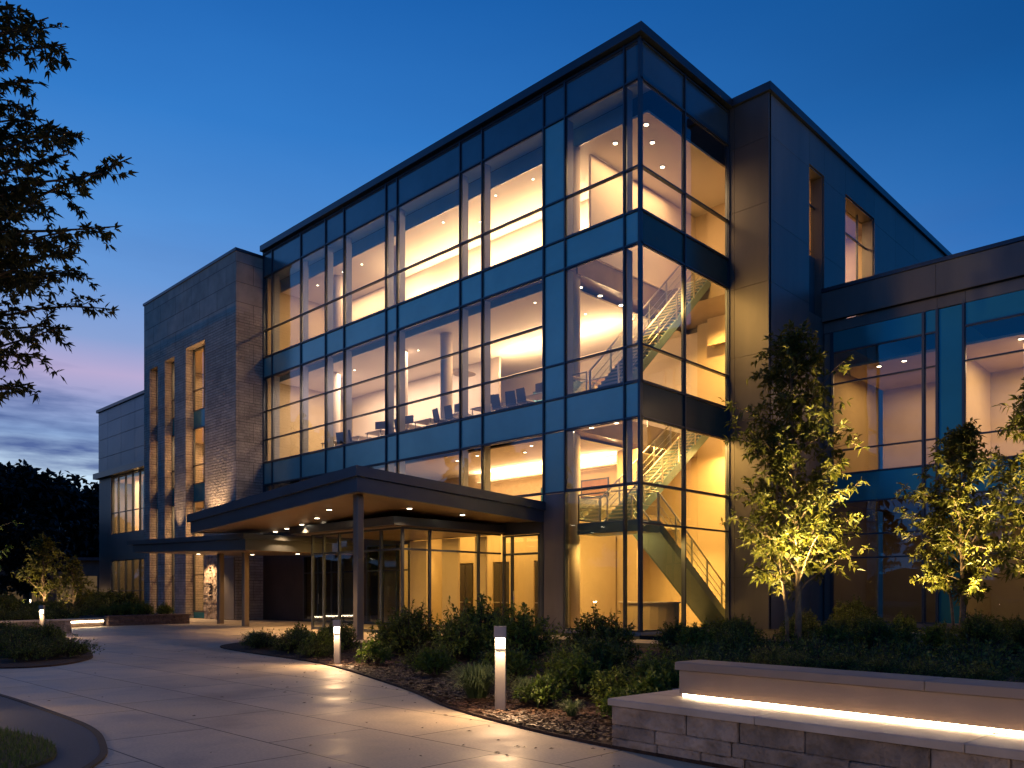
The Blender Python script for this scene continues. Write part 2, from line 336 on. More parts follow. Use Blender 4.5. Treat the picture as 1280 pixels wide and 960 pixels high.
# thin high veil so the blue is not perfectly even
vn = N(nt, 'ShaderNodeTexNoise', i_Scale=1.7, i_Detail=5.0); mp2 = N(nt, 'ShaderNodeMapping'); mp2.inputs['Scale'].default_value = (1, 1, 3.5); L.new(tc.outputs['Generated'], mp2.inputs[0]); L.new(mp2.outputs[0], vn.inputs['Vector'])
vr = ramp(nt, [(0.3, (0.90, 0.91, 0.94, 1)), (0.7, (1.08, 1.06, 1.04, 1))], vn.outputs[0])
vm = N(nt, 'ShaderNodeMix', data_type='RGBA', blend_type='MULTIPLY'); vm.inputs[0].default_value = 1.0; L.new(cl.outputs[2], vm.inputs[6]); L.new(vr.outputs[0], vm.inputs[7])
# a trace of physical twilight sky on top
sk = N(nt, 'ShaderNodeTexSky', sky_type='NISHITA'); sk.sun_disc = False; sk.sun_elevation = R(-2.0); sk.sun_rotation = R(-78)
ad = N(nt, 'ShaderNodeMix', data_type='RGBA', blend_type='ADD'); ad.inputs[0].default_value = 0.02; L.new(vm.outputs[2], ad.inputs[6]); L.new(sk.outputs[0], ad.inputs[7])
tn = N(nt, 'ShaderNodeMix', data_type='RGBA', blend_type='MULTIPLY'); tn.inputs[0].default_value = 1.0; L.new(ad.outputs[2], tn.inputs[6]); tn.inputs[7].default_value = (0.88, 1.05, 0.99, 1); L.new(tn.outputs[2], bg.inputs[0]); bg.inputs[1].default_value = 1.27

# ------------------------------------------------------------------ camera
cam = bpy.data.cameras.new('camera'); co = bpy.data.objects.new('camera', cam); col.objects.link(co)
co.location = (15.791, -22.306, 1.4); co.rotation_euler = (R(90), 0, R(44.2))
cam.lens = 28.74; cam.sensor_width = 36; cam.shift_y = 0.2047; cam.clip_end = 2000; cam.clip_start = 0.1
scene.camera = co

# ------------------------------------------------------------------ lights
WARM = (1.0, 0.57, 0.25); PEACH = (1.0, 0.61, 0.31); YEL = (1.0, 0.53, 0.13)
def area(name, loc, sx, sy, watts, color=WARM, rot=(0, 0, 0), spread=None):
    l = bpy.data.lights.new(name, 'AREA'); l.shape = 'RECTANGLE'; l.size = sx; l.size_y = sy; l.energy = watts * (4.3 if name.split('_')[0] not in ('bench', 'bollard') else 1.0); l.color = color
    if spread: l.spread = R(spread)
    o = bpy.data.objects.new(name, l); col.objects.link(o); o.location = loc; o.rotation_euler = tuple(R(a) for a in rot); return o
def spot(name, loc, watts, color=WARM, rot=(0, 0, 0), ang=70, blend=0.6, rad=0.05):
    l = bpy.data.lights.new(name, 'SPOT'); l.energy = watts * (2.7 if 'uplight' not in name else 2.2); l.color = color; l.spot_size = R(ang); l.spot_blend = blend; l.shadow_soft_size = rad
    o = bpy.data.objects.new(name, l); col.objects.link(o); o.location = loc; o.rotation_euler = tuple(R(a) for a in rot); return o
def downlights(pts, z, group, label, r=0.075):
    for (x, y) in pts:
        b = MB(); b.tube([(0, 0, -0.03), (0, 0, -0.0)], [r * 1.25, r * 1.25], 14)
        e = empty('recessed_downlight', (x, y, z), label=label, cat='downlight', group=group)
        b.build('trim_ring', M['rail_edge'], e)
        c = MB(); c.tube([(0, 0, -0.036), (0, 0, -0.031)], [r, r], 14); c.build('lamp', M['down'], e)

# ------------------------------------------------------------------ office building
bld = empty('office_building', (0, 0, 0), label='modern three storey glass and stone office building lit from inside at dusk', cat='building')
ML = [-24.58, -23.68, -20.83, -18.58, -17.01, -13.74, -12.93, -8.81, -7.51, -4.26, -3.23, -0.62, 0.0]
MR = [0.0, 2.66, 5.72]
HEAD3, T3, S1T, S1B, T2A, T2B, S2T, S2B, T1, T0 = 18.45, 15.55, 14.1, 13.02, 11.2, 9.66, 8.43, 7.26, 5.05, 3.75
def FB(mb, face, a0, a1, d0, d1, z0, z1):
    if face == 'L': mb.box(a0, a1, d0, d1, z0, z1)
    else: mb.box(-d1, -d0, a0, a1, z0, z1)
def pane(face, a0, a1, z0, z1, mat, parent, d=0.0, name='pane'):
    b = MB()
    if face == 'L': b.quad([(a0, d, z0), (a1, d, z0), (a1, d, z1), (a0, d, z1)])
    else: b.quad([(-d, a0, z0), (-d, a1, z0), (-d, a1, z1), (-d, a0, z1)])
    return b.build(name, mat, parent)
for face, ML_ in (('L', ML), ('R', MR)):
    lo_all = 0.12
    for i, a in enumerate(ML_):
        if face == 'R' and i == 0: continue
        z0 = lo_all if (face == 'R' or a > -4.5) else 4.75
        b = MB(); wd = 0.058 if i not in (len(ML_) - 1,) else 0.09
        FB(b, face, a - wd / 2, a + wd / 2, -0.07, 0.10, z0, 19.79)
        b.build('mullion', M['mull'], bld)
        if a < -0.3 and face == 'L':
            f = MB(); aa = a - 0.02
            FB(f, face, aa - 0.05, aa + 0.05, 0.105, 0.40, max(z0, T1 + .1) if face == 'L' else z0, 12.99); FB(f, face, aa - 0.05, aa + 0.05, 0.105, 0.40, 14.12, 18.4)
            f.build('mullion_fin', M['fin'], bld)
    a0f, a1f = ML_[0], ML_[-1]
    for z in (HEAD3, T3, S1T, S1B, T2B, S2T, S2B, T1, 19.70):
        b = MB()
        s0, s1 = (a0f, a1f)
        FB(b, face, s0 - .0, s1 + (.055 if face == 'L' else 0), -0.055, 0.08, z - 0.030, z + 0.030)
        b.build('transom', M['mull'], bld)
    if face == 'L':
        b = MB(); FB(b, face, a0f, -4.26, -0.055, 0.08, T2A - .03, T2A + .03); b.build('transom', M['mull'], bld)
    else:
        b = MB(); FB(b, face, a0f, a1f, -0.055, 0.08, T0 - .03, T0 + .03); b.build('transom', M['mull'], bld)
    for i in range(len(ML_) - 1):
        a0, a1 = ML_[i] + .04, ML_[i + 1] - .04
        solid = (face == 'L' and i == 9)
        for (z0, z1, what) in ((HEAD3, 19.72, 'dk'), (S1T, HEAD3, 'w'), (S1B, S1T, 's'), (S2T, S1B, 'w'), (S2B, S2T, 's'), (T1, S2B, 'w')):
            z0 += .04; z1 -= .04
            if what == 'w' and not solid:
                wn = MB()
                for (p, q, r_, s_) in ((a0, a1, z0, z0 + .03), (a0, a1, z1 - .03, z1), (a0, a0 + .03, z0 + .03, z1 - .03), (a1 - .03, a1, z0 + .03, z1 - .03)):
                    FB(wn, face, p, q, -0.02, 0.04, r_, s_)
                wo_ = wn.build('window', M['mull'], bld)
                pane(face, a0, a1, z0, z1, M['glass'], wo_)
            else:
                b = MB(); FB(b, face, a0, a1, 0.0, 0.05, z0, z1)
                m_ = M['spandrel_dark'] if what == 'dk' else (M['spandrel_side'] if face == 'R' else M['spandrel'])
                b.build('spandrel_panel', m_, bld)
# ground storey glazing at the stair corner
for face, a0, a1 in (('L', -3.23, -0.62), ('L', -0.62, 0), ('R', 0, 2.66), ('R', 2.66, 5.72)):
    wn = MB(); FB(wn, face, a0 + .04, a1 - .04, -0.02, 0.04, 0.12, 0.18); wo_ = wn.build('window', M['mull'], bld)
    pane(face, a0 + .04, a1 - .04, 0.14, T1 - .04, M['glass_clear'], wo_)
b = MB(); b.box(-3.27, 0.12, -0.12, 0.12, 0.0, 0.12); b.box(-0.119, 0.121, 0.121, 5.74, 0.0, 0.119); b.build('plinth', M['kerb'], bld)
# grey pilaster beside the corner glazing
b = MB(); b.box(-4.30, -3.30, -0.05, 0.3, 0.0, T1 - .05); b.build('pilaster', M['panel'], bld)

# roof and fascia
b = MB(); b.box(-24.6, 0.22, -0.24, -0.02, 19.80, 20.1); b.box(-0.02, 0.221, -0.019, 5.72, 19.801, 20.101)
b.build('roof_fascia', M['fascia'], bld)
b = MB(); b.box(-24.6, -0.021, -0.018, 9.7, 19.60, 20.0); b.build('roof', M['roofmat'], bld)
# panel clad volumes --------------------------------------------------------
def panels(name, face, pos, a_lines, z_lines, holes=(), th=0.06, gap=0.012, mat='panel', parent=bld, jit=0.0, back=True):
    """cladding panels on a plane; face 'y' = plane y=pos looking to -y, 'x' = plane x=pos looking to +x"""
    b = MB(); jb = MB()
    for i in range(len(a_lines) - 1):
        for j in range(len(z_lines) - 1):
            rects = [(a_lines[i], a_lines[i + 1], z_lines[j], z_lines[j + 1])]
            for (h0, h1, k0, k1) in holes:
                nr = []
                for (p, q, r_, s_) in rects:
                    if h1 <= p or h0 >= q or k1 <= r_ or k0 >= s_: nr.append((p, q, r_, s_)); continue
                    if h0 > p: nr.append((p, h0 , r_, s_))
                    if h1 < q: nr.append((h1, q, r_, s_))
                    pp, qq = max(p, h0), min(q, h1)
                    if k0 > r_: nr.append((pp, qq, r_, k0))
                    if k1 < s_: nr.append((pp, qq, k1, s_))
                rects = nr
            for (p, q, r_, s_) in rects:
                if q - p < .03 or s_ - r_ < .03: continue
                g = gap / 2
                if face == 'y': b.box(p + g, q - g, pos, pos + th, r_ + g, s_ - g)
                else: b.box(pos - th, pos, p + g, q - g, r_ + g, s_ - g)
                if face == 'y': jb.box(p, q, pos + th + .002, pos + th + .12, r_, s_)
                else: jb.box(pos - th - .12, pos - th - .002, p, q, r_, s_)
    o = b.build(name, M[mat], parent)
    if back: jb.build('panel_backing', M['joint'], parent)
    return o
# east block
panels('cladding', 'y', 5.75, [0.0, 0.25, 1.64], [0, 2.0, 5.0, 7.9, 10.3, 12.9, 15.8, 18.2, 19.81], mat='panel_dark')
panels('cladding', 'x', 1.64, [5.76, 9.15, 10.55, 12.70, 15.96, 18.6, 21.2, 23.8, 27.8], [0, 3.1, 6.2, 9.3, 12.9, 15.2, 18.3, 19.81],
       holes=[(9.15, 10.55, 12.6, 18.46), (12.70, 15.96, 13.2, 18.5)])
b = MB(); b.box(0.225, 1.76, 5.64, 5.86, 19.82, 20.12); b.box(1.54, 1.761, 5.861, 28, 19.821, 20.121); b.build('roof_fascia', M['fascia'], bld)
b = MB(); b.box(-.02, 1.539, 5.87, 28, 19.6, 20.02); b.build('roof', M['roofmat'], bld)
# block windows (recessed)
for (y0, y1, z0, z1, cut) in ((9.15, 10.55, 12.6, 18.46, 15.2), (12.70, 15.96, 13.2, 18.5, None)):
    rv = MB()
    rv.box(1.1, 1.575, y0 - .002, y0 + .05, z0, z1); rv.box(1.1, 1.575, y1 - .05, y1 + .002, z0, z1); rv.box(1.1, 1.575, y0 + .05, y1 - .05, z1 - .05, z1); rv.box(1.1, 1.575, y0 + .05, y1 - .05, z0, z0 + .05)
    fr = rv.build('window', M['panel'], bld)
    g = MB(); g.quad([(1.25, y0 + .05, cut or z0), (1.25, y1 - .05, cut or z0), (1.25, y1 - .05, z1 - .05), (1.25, y0 + .05, z1 - .05)]); g.build('pane', M['glass'], fr)
    g = MB(); g.box(1.22, 1.29, y0 + .05, y1 - .05, 17.2, 17.26)
    if not cut: g.box(1.22, 1.29, 14.9, 14.96, z0, z1 - .05)
    g.build('glazing_bar', M['mull'], fr)
    if cut: g = MB(); g.box(1.2, 1.26, y0 + .05, y1 - .05, z0 + .05, cut); g.build('lower_panel', M['spandrel_dark'], fr)
g = MB(); g.box(-2.5, 1.0, 8.6, 8.7, 12, 19); g.box(-2.6, -2.5, 8.6, 17.4, 12, 19); g.box(-2.5, 1.0, 17.3, 17.4, 12, 19); g.box(-2.5, 1.0, 8.7, 17.3, 18.5, 18.6)
g.build('interior_wall', M['wall_cream'], bld)
area('block_room_lamp', (-0.9, 12.9, 18.4), 1.5, 6, 130, WARM)

# interior of the glass hall ------------------------------------------------
def inner(name, mat, *boxes):
    b = MB()
    for q in boxes: b.box(*q)
    return b.build(name, M[mat], bld)
XW = -24.5
inner('floor_slab', 'floor_in', (XW, -4.0, .1, 9.3, 13.15, 13.95), (-4.0, -0.1, .1, 0.4, 13.15, 13.95), (-3.4, -.1, 6.5, 9.0, 13.15, 13.95), (-4.0, -3.4, .9, 9.3, 13.15, 13.95))
inner('floor_slab', 'floor_in', (XW, -4.0, .1, 9.3, 7.38, 8.25), (-4.0, -0.1, .1, 1.0, 7.38, 8.25), (-4.0, -3.4, 1.0, 9.3, 7.38, 8.25))
inner('floor_slab', 'floor_in', (XW, -4.3, .3, 9.3, 4.35, 4.75))
inner('ground_floor', 'floor_in', (XW, -.125, .125, 9.3, 0.0, 0.10))
# ceilings, with a pocket along the glass
inner('ceiling', 'ceil', (XW, -.9, .95, 9.3, 17.85, 17.93), (-.9, -.35, .95, 9.3, 17.851, 17.931))
inner('ceiling_edge', 'rail_edge', (XW, -1.0, .90, .945, 17.83, 17.90))
inner('valance', 'pocket', (XW, -1.0, .91, .944, 17.905, 18.5), (XW, -.1, .11, .9, 18.52, 18.58))
inner('ceiling', 'ceil', (XW, -4.0, .7, 9.3, 12.88, 12.94)); inner('valance', 'pocket', (XW, -4.0, .66, .695, 12.86, 13.14))
inner('ceiling', 'ceil', (XW, -4.0, .7, 9.3, 7.22, 7.28))
inner('ceiling', 'ceil', (XW, -4.31, .5, 9.3, 4.25, 4.33))
# back walls
inner('interior_wall', 'wall_white', (XW, -4.4, 4.3, 4.45, 13.95, 17.84))
inner('interior_wall', 'wall_cream', (-4.4, -.1, 8.9, 9.1, 13.95, 17.84))
inner('interior_wall', 'wall_white', (XW, -3.4, 9.1, 9.25, 8.25, 12.87)); inner('interior_wall', 'wall_white', (XW, -12.2, 5.6, 5.7, 8.25, 12.87))
inner('interior_wall', 'wall_cream', (XW, -4.4, 5.2, 5.3, 4.75, 7.21))
inner('interior_wall', 'wall_cream', (-3.4, 1.0, 9.1, 9.25, 0.1, 13.9))          # behind the stair
inner('interior_wall', 'wall_cream', (-4.4, -3.42, 4.6, 4.75, 0.1, 7.2))
inner('interior_wall', 'wall_cream', (-.1, -.02, 5.8, 9.3, .1, 18.4))
inner('interior_wall', 'wall_dim', (-24.5, -24.4, .12, 9.2, 4.8, 18.4))
inner('interior_wall', 'wall_white', (-3.45, -3.35, 1.6, 9.1, 14.0, 17.8))
inner('interior_wall', 'wall_cream', (XW, -3.41, 9.1, 9.24, 0.1, 8.2))
b = MB(); b.box(-24.58, -.03, 9.32, 9.6, 0, 19.58); b.box(-.3, -.021, 17.6, 28, 0, 19.58); b.box(-2.8, -2.61, 9.61, 17.6, 0, 19.58); b.box(-.02, 1.4, 27.7, 28, 0, 19.58); b.box(-24.58, -24.51, .2, 9.31, 0, 19.58); b.build('rear_wall', M['panel'], bld)
# round interior columns near the glass
for (x, y, z0, z1) in ((-3.72, 1.0, 8.25, 17.84), (-11.5, 1.6, 8.25, 12.87), (-14.9, 1.8, 8.25, 12.87), (-15.2, 1.8, 13.95, 17.84), (-20.3, 1.8, 13.95, 17.84), (-20.5, 1.8, 8.25, 12.87), (-3.72, 1.0, .1, 7.3)):
    b = MB(); b.tube([(x, y, z0), (x, y, z1)], 0.27, 20); b.build('interior_column', M['wall_white'], bld)
for (x, y, z, w_, h_, mt) in ((-7.5, 4.28, 15.0, 1.4, .9, 'teal'), (-10.8, 4.28, 15.0, .9, 1.2, 'wood'), (-15.6, 4.28, 14.9, 1.5, 1.0, 'table'), (-6.4, 5.58, 10.2, 1.6, 1.0, 'wood'), (-9.4, 5.58, 10.2, 1.1, 1.1, 'teal'), (-6.0, 5.18, 5.9, 1.5, .8, 'wood'), (-8.6, 5.18, 5.8, 1.0, .8, 'teal')):
    e = empty('framed_picture', (x, y, z), label='plain toned picture hanging on an interior back wall', cat='picture', group='pictures on the interior walls')
    MB().box(-w_ / 2, w_ / 2, -.03, 0, -h_ / 2, h_ / 2).build('frame', M['mull'], e); MB().box(-w_ / 2 + .06, w_ / 2 - .06, -.036, -.031, -h_ / 2 + .06, h_ / 2 - .06).build('print', M[mt], e)
inner('interior_door', 'wood', (-18.2, -17.2, 4.24, 4.29, 13.96, 16.1), (-12.2, -11.9, 4.24, 4.29, 13.96, 16.1))
# coves
for (x0, x1, y, z) in ((-17.4, -4.6, 4.0, 16.1), (-12.0, -4.6, 5.4, 11.7), (-13.0, -4.6, 4.9, 6.75)):
    b = MB(); b.box(x0, x1, y - .12, y + .12, z - .06, z); b.build('cove_ledge', M['wall_white'], bld)
    b = MB(); b.box(x0 + .05, x1 - .05, y - .05, y + .05, z + .004, z + .02); b.build('cove_strip', M['cove'], bld)
    area('cove_lamp', ((x0 + x1) / 2, y, z + .05), x1 - x0 - .2, .18, 15 * (x1 - x0), PEACH, (180, 0, 0))
area('office_lamp', (-9, 3.2, 17.8), 8, .3, 130, PEACH); area('office_lamp', (-19.5, 3.2, 17.8), 7, .3, 110, PEACH)
area('office_lamp', (-8, 4, 12.8), 7, 3, 150, PEACH); area('office_lamp', (-18.5, 3, 12.8), 9, 2.5, 230, (1.0, .68, .48))
area('office_lamp', (-9, 2.8, 7.1), 8, 2.5, 130, WARM)
area('office_lamp', (-2.0, 4, 17.75), 2.2, 5, 80, WARM)
spot('stair_spot', (-1.8, 7.4, 12.9), 420, YEL, (0, 0, 0), 150, .8); area('stair_lamp', (-.6, 2.6, 12.6), .5, 2.5, 90, YEL, (55, 0, 0)); spot('stair_spot', (-3.0, 3.0, 12.8), 120, YEL, (0, 0, 0), 130, .8)
area('stair_lamp', (-.9, 3.6, 7.3), .8, 2.5, 90, YEL, (40, 0, 0)); area('stair_lamp', (-1.4, 8.2, 7.3), 2.2, 1.2, 80, YEL); area('stair_lamp', (-3.2, 4.5, 7.3), .4, 5, 70, YEL); area('stair_lamp', (-2.0, 1.2, 3.4), 2.0, 1.2, 60, YEL, (30, 0, 0)); area('stair_lamp', (-3.0, 6.4, 3.3), .8, 3, 60, YEL); spot('stair_spot', (-1.0, 8.0, 3.9), 120, YEL, (-6, 0, 0), 100)
area('lobby_lamp', (-3.4, 3.0, 7.15), 1, 2, 50, YEL)
downlights([(-6.2, 1.5), (-6.2, 2.6), (-10.3, 1.6), (-10.4, 2.6), (-15.6, 1.5), (-15.8, 2.4), (-18.0, 1.7), (-19.5, 1.6), (-22.0, 1.7), (-11.6, 1.5), (-8.2, 1.4)], 17.85, 'third floor ceiling downlights', 'small recessed downlight in the top floor ceiling behind the long glass front', .045)
downlights([(-2.3, 1.7), (-1.3, 2.6), (-2.0, 4.3), (-.8, 1.5)], 17.85, 'corner ceiling downlights', 'recessed downlight in the top floor ceiling of the glass corner', .08)
downlights([(-6.0, 1.4), (-7.0, 3.0), (-9.8, 2.2), (-14.2, 2.2), (-16.2, 1.9), (-19.2, 2.1), (-5.4, 3.8)], 12.88, 'second floor ceiling downlights', 'small recessed downlight in the middle floor ceiling', .045)
downlights([(-3.7, 1.4), (-3.7, 2.6), (-3.75, 4.0)], 12.88, 'corner landing downlights', 'recessed downlight above the upper stair landing', .08)
downlights([(-6.0, 1.2), (-9.2, 1.3), (-7.2, 2.1), (-10.8, 1.6)], 7.22, 'first floor ceiling downlights', 'recessed downlight in the ceiling just above the entrance canopy', .06)
downlights([(-2.6, .7), (-1.5, .7), (-3.6, .8)], 7.38, 'lobby corner downlights', 'recessed downlight over the lobby stair landing', .08)

# ------------------------------------------------------------------ staircases inside the glass corner
def flight(parent, x0, x1, y0, z0, y1, z1, n, side):
    """steps running along y from (y0,z0) to (y1,z1)"""
    b = MB(); tr = MB(); dy = (y1 - y0) / n; dz = (z1 - z0) / n
    for i in range(n):
        ya, yb = sorted((y0 + i * dy, y0 + (i + 1) * dy)); zt = z0 + dz * (i + (1 if dz > 0 else 0))
        tr.box(x0 + .05, x1 - .05, ya - .02, yb + .005, zt - .05 + .0, zt)
        b.box(x0 + .06, x1 - .06, ya + (.0 if dz > 0 else .25), ya + (.03 if dz > 0 else .28), zt - abs(dz), zt - .055)
    tr.build('tread', M['tread'], parent); b.build('riser', M['stair'], parent)
    for k, x in enumerate((x0, x1 - .05)):
        s = MB(); s.v += [(x, y0, z0 - .32), (x, y0, z0 + .06), (x, y1, z1 + .06), (x, y1, z1 - .32), (x + .05, y0, z0 - .32), (x + .05, y0, z0 + .06), (x + .05, y1, z1 + .06), (x + .05, y1, z1 - .32)]
        s.f += [(0, 1, 2, 3), (7, 6, 5, 4), (0, 4, 5, 1), (1, 5, 6, 2), (2, 6, 7, 3), (3, 7, 4, 0)]; s.sm += [False] * 6
        s.build('stringer', M['stair'], parent)
        xm = x + .025
        h = MB(); h.tube([(xm, y0, z0 + 1.02), (xm, y1, z1 + 1.02)], .036, 8); h.tube([(xm, y0, z0 + .62), (xm, y1, z1 + .62)], .014, 6); h.tube([(xm, y0, z0 + .36), (xm, y1, z1 + .36)], .014, 6); h.build('handrail', M['steel'], parent)
        p = MB(); m = 5
        for j in range(m + 1):
            t = j / m; yy = y0 + (y1 - y0) * t; zz = z0 + (z1 - z0) * t
            p.box(xm - .026, xm + .026, yy - .03, yy + .03, zz, zz + 1.0)
        p.build('baluster', M['steel'], parent)
        g = MB(); g.quad([(xm, y0, z0 + .2), (xm, y1, z1 + .2), (xm, y1, z1 + .92), (xm, y0, z0 + .92)]); g.build('glass_balustrade', M['glass_rail'], parent)
    # sloped soffit plate
    s = MB(); s.slab([(x0 + .06, y0, z0 - .26), (x1 - .06, y0, z0 - .26), (x1 - .06, y1, z1 - .26), (x0 + .06, y1, z1 - .26)], .05); s.build('soffit_plate', M['stair'], parent)
def rail_run(parent, pts, z):
    h = MB(); h.tube([(x, y, z + 1.02) for x, y in pts], .028, 8); h.tube([(x, y, z + .5) for x, y in pts], .012, 6); h.build('handrail', M['steel'], parent)
    p = MB(); g = MB()
    for (a, c) in zip(pts[:-1], pts[1:]):
        g.quad([(a[0], a[1], z + .08), (c[0], c[1], z + .08), (c[0], c[1], z + .92), (a[0], a[1], z + .92)])
        nn = max(1, int(math.hypot(c[0] - a[0], c[1] - a[1]) / 1.2))
        for j in range(nn + 1):
            t = j / nn; x = a[0] + (c[0] - a[0]) * t; y = a[1] + (c[1] - a[1]) * t
            p.box(x - .02, x + .02, y - .02, y + .02, z, z + 1.0)
    p.build('baluster', M['steel'], parent); g.build('glass_balustrade', M['glass_rail'], parent)
st = empty('staircase', (-1.5, 3, .1), label='grey steel staircase with landing and glass balustrades on the lower storeys of the glass corner', cat='staircase')
st.location = (0, 0, 0)
flight(st, -1.62, -.42, 1.75, 3.9, 7.1, .12, 22, 1)
flight(st, -3.05, -1.85, 1.75, 3.9, 7.6, 8.25, 26, 1)
b = MB(); b.box(-3.05, -.42, .45, 1.74, 3.52, 3.9); b.build('landing', M['stair'], st)
b = MB(); b.box(-3.04, -.43, .46, 1.73, 3.905, 3.93); b.build('landing_top', M['tread'], st)
rail_run(st, [(-3.03, 1.7), (-3.03, .5), (-.45, .5), (-.45, 1.7)], 3.93)
st2 = empty('staircase', (0, 0, 0), label='grey steel staircase rising to the top floor behind the upper glass corner', cat='staircase')
flight(st2, -2.5, -1.2, .45, 8.3, 6.5, 13.95, 30, 1)
rail_run(st2, [(-3.3, 3.0), (-3.3, .35), (-2.55, .35)], 8.26)
# reception counter on the ground floor
rc = empty('reception_counter', (-2.0, 3.6, .1), label='curved pale reception counter under the stair landing', cat='counter')
b = MB(); pts = [(1.2 * math.cos(R(a)), 1.2 * math.sin(R(a))) for a in range(180, 361, 15)]
for p, q in zip(pts[:-1], pts[1:]): b.slab([(p[0], p[1], .95), (q[0], q[1], .95), (q[0] * .85, q[1] * .85, .95), (p[0] * .85, p[1] * .85, .95)], .95)
b.build('front', M['wall_dim'], rc)
b = MB()
for p, q in zip(pts[:-1], pts[1:]): b.slab([(p[0] * 1.06, p[1] * 1.06, 1.0), (q[0] * 1.06, q[1] * 1.06, 1.0), (q[0] * .75, q[1] * .75, 1.0), (p[0] * .75, p[1] * .75, 1.0)], .045)
b.build('counter_top', M['table'], rc)

# ------------------------------------------------------------------ furniture on the middle floor
def make_table():
    t = empty('cafe_table', label='x', cat='table', group='tables on the middle floor')
    b = MB(); b.cbox(-.6, .6, -.4, .4, .72, .76, .008); b.build('table_top', M['table'], t)
    for sx in (-1, 1):
        for sy in (-1, 1):
            l = MB(); l.tube([(sx * .52, sy * .33, 0), (sx * .52, sy * .33, .72)], .022, 8); l.build('leg', M['steel'], t)
    return t
def make_chair():
    t = empty('office_chair', label='x', cat='chair', group='chairs on the middle floor')
    b = MB(); b.cbox(-.24, .24, -.23, .23, .43, .48, .015); b.build('seat', M['chair'], t)
    b = MB(); b.v = [(-.23, .20, .48), (.23, .20, .48), (.21, .30, .95), (-.21, .30, .95), (-.23, .235, .48), (.23, .235, .48), (.21, .335, .95), (-.21, .335, .95)]
    b.f = [(0, 1, 2, 3), (7, 6, 5, 4), (0, 4, 5, 1), (1, 5, 6, 2), (2, 6, 7, 3), (3, 7, 4, 0)]; b.sm = [False] * 6; b.build('backrest', M['chair'], t)
    for sx in (-1, 1):
        for sy in (-1, 1):
            l = MB(); l.tube([(sx * .2, sy * .19, .43), (sx * .24, sy * .23, 0)], .014, 6); l.build('leg', M['steel'], t)
    return t
def make_monitor():
    t = empty('computer_monitor', label='x', cat='monitor', group='monitors on the middle floor')
    b = MB(); b.cbox(-.3, .3, -.02, .02, .14, .50, .006); b.build('screen', M['chair'], t)
    b = MB(); b.box(-.03, .03, .021, .05, .02, .3); b.box(-.12, .12, -.08, .1, 0, .018); b.build('stand', M['steel'], t)
    return t
tp = make_table(); cp = make_chair(); mp_ = make_monitor()
tx = [-5.3, -6.7, -8.3, -10.2, -12.0, -13.7, -15.6, -17.5, -19.4]
for i, x in enumerate(tx):
    y = 1.0 + .12 * (i % 2)
    lab = 'pale rectangular table by the middle floor glass, lying between slim mullions'
    if i == 0: tp.location = (x, y, 8.25); tp['label'] = lab
    else: copy_tree(tp, (x, y, 8.25), .0, 1, lab)
    for dx in (-.35, .4):
        if i == 0 and dx < 0: cp.location = (x + dx, .5, 8.25); cp.rotation_euler.z = R(180); cp['label'] = 'dark shell chair drawn up at a middle floor table'
        else: copy_tree(cp, (x + dx, .48 + .04 * (i % 3) if i % 2 else 1.75, 8.25), R(180 if i % 2 else 0) + random.uniform(-.3, .3), 1, 'dark shell chair drawn up at a middle floor table')
    if i in (0, 2, 3, 5, 6):
        if i == 0: mp_.location = (x, y, 9.01); mp_['label'] = 'flat monitor standing on a middle floor table'
        else: copy_tree(mp_, (x + .1, y, 9.01), random.uniform(-.4, .4), 1, 'flat monitor standing on a middle floor table')
pl = empty('pendant_lamp', (-11.2, 2.4, 12.88), label='white dish pendant lamp hanging on the middle floor', cat='lamp')
b = MB(); b.tube([(0, 0, 0), (0, 0, -1.5)], .035, 8); b.build('stem', M['wall_white'], pl)
b = MB(); b.tube([(0, 0, -1.5), (0, 0, -1.56), (0, 0, -1.66), (0, 0, -1.68)], [.06, .2, .52, .5], 24); b.build('lamp_shade', M['wall_white'], pl)
pp = empty('potted_plant', (-8.25, .95, 9.01), label='bushy little potted plant on a middle floor table', cat='plant')
b = MB(); b.tube([(0, 0, 0), (0, 0, .18)], [.09, .12], 14); b.build('pot', M['wall_dim'], pp)
b = MB()
for k in range(60):
    a = random.uniform(0, 6.28); e = random.uniform(.3, 1.4); l = random.uniform(.18, .34)
    d = Vector((math.cos(a) * math.cos(e), math.sin(a) * math.cos(e), math.sin(e))); s = d.cross(Vector((0, 0, 1))).normalized() * .025; p = Vector((0, 0, .17))
    b.quad([p, p + d * l * .5 + s, p + d * l, p + d * l * .5 - s])
b.build('foliage', M['leaf_shrub'], pp)

# ------------------------------------------------------------------ stone tower
TX0, TX1, TY = -36.59, -24.59, -1.6
slots = [(-35.73, -34.53, 15.3), (-33.49, -32.14, 15.4), (-30.63, -28.2, 15.55)]
b = MB()
xs = [TX0] + [v for s in slots for v in s[:2]] + [TX1]
for k in range(0, len(xs), 2):
    if xs[k + 1] > -25: b.box(xs[k], -25.14, TY, TY + .55, 0, 15.9)
    else: b.box(xs[k], xs[k + 1], TY, TY + .55, 0, 15.3 if False else 15.9)
for (a0, a1, zt) in slots: b.box(a0, a1, TY, TY + .55, zt, 15.9)
b.box(TX0, -25.14, TY, TY + .55, 15.9, 19.45)
b.box(-25.14, TX1, TY + .0, 0.2, 0, 19.45 )
b.box(TX0, TX0 + .5, TY + .55, 6, 0, 19.45); b.box(TX0 + .5, -24.7, 5.5, 6, 0, 19.45)
wt = b.build('stone_wall', M['stone'], bld)
b = MB(); b.box(TX0 - .06, TX1 + .06, TY - .06, 6.1, 19.455, 19.6); b.build('parapet_cap', M['fascia'], bld)
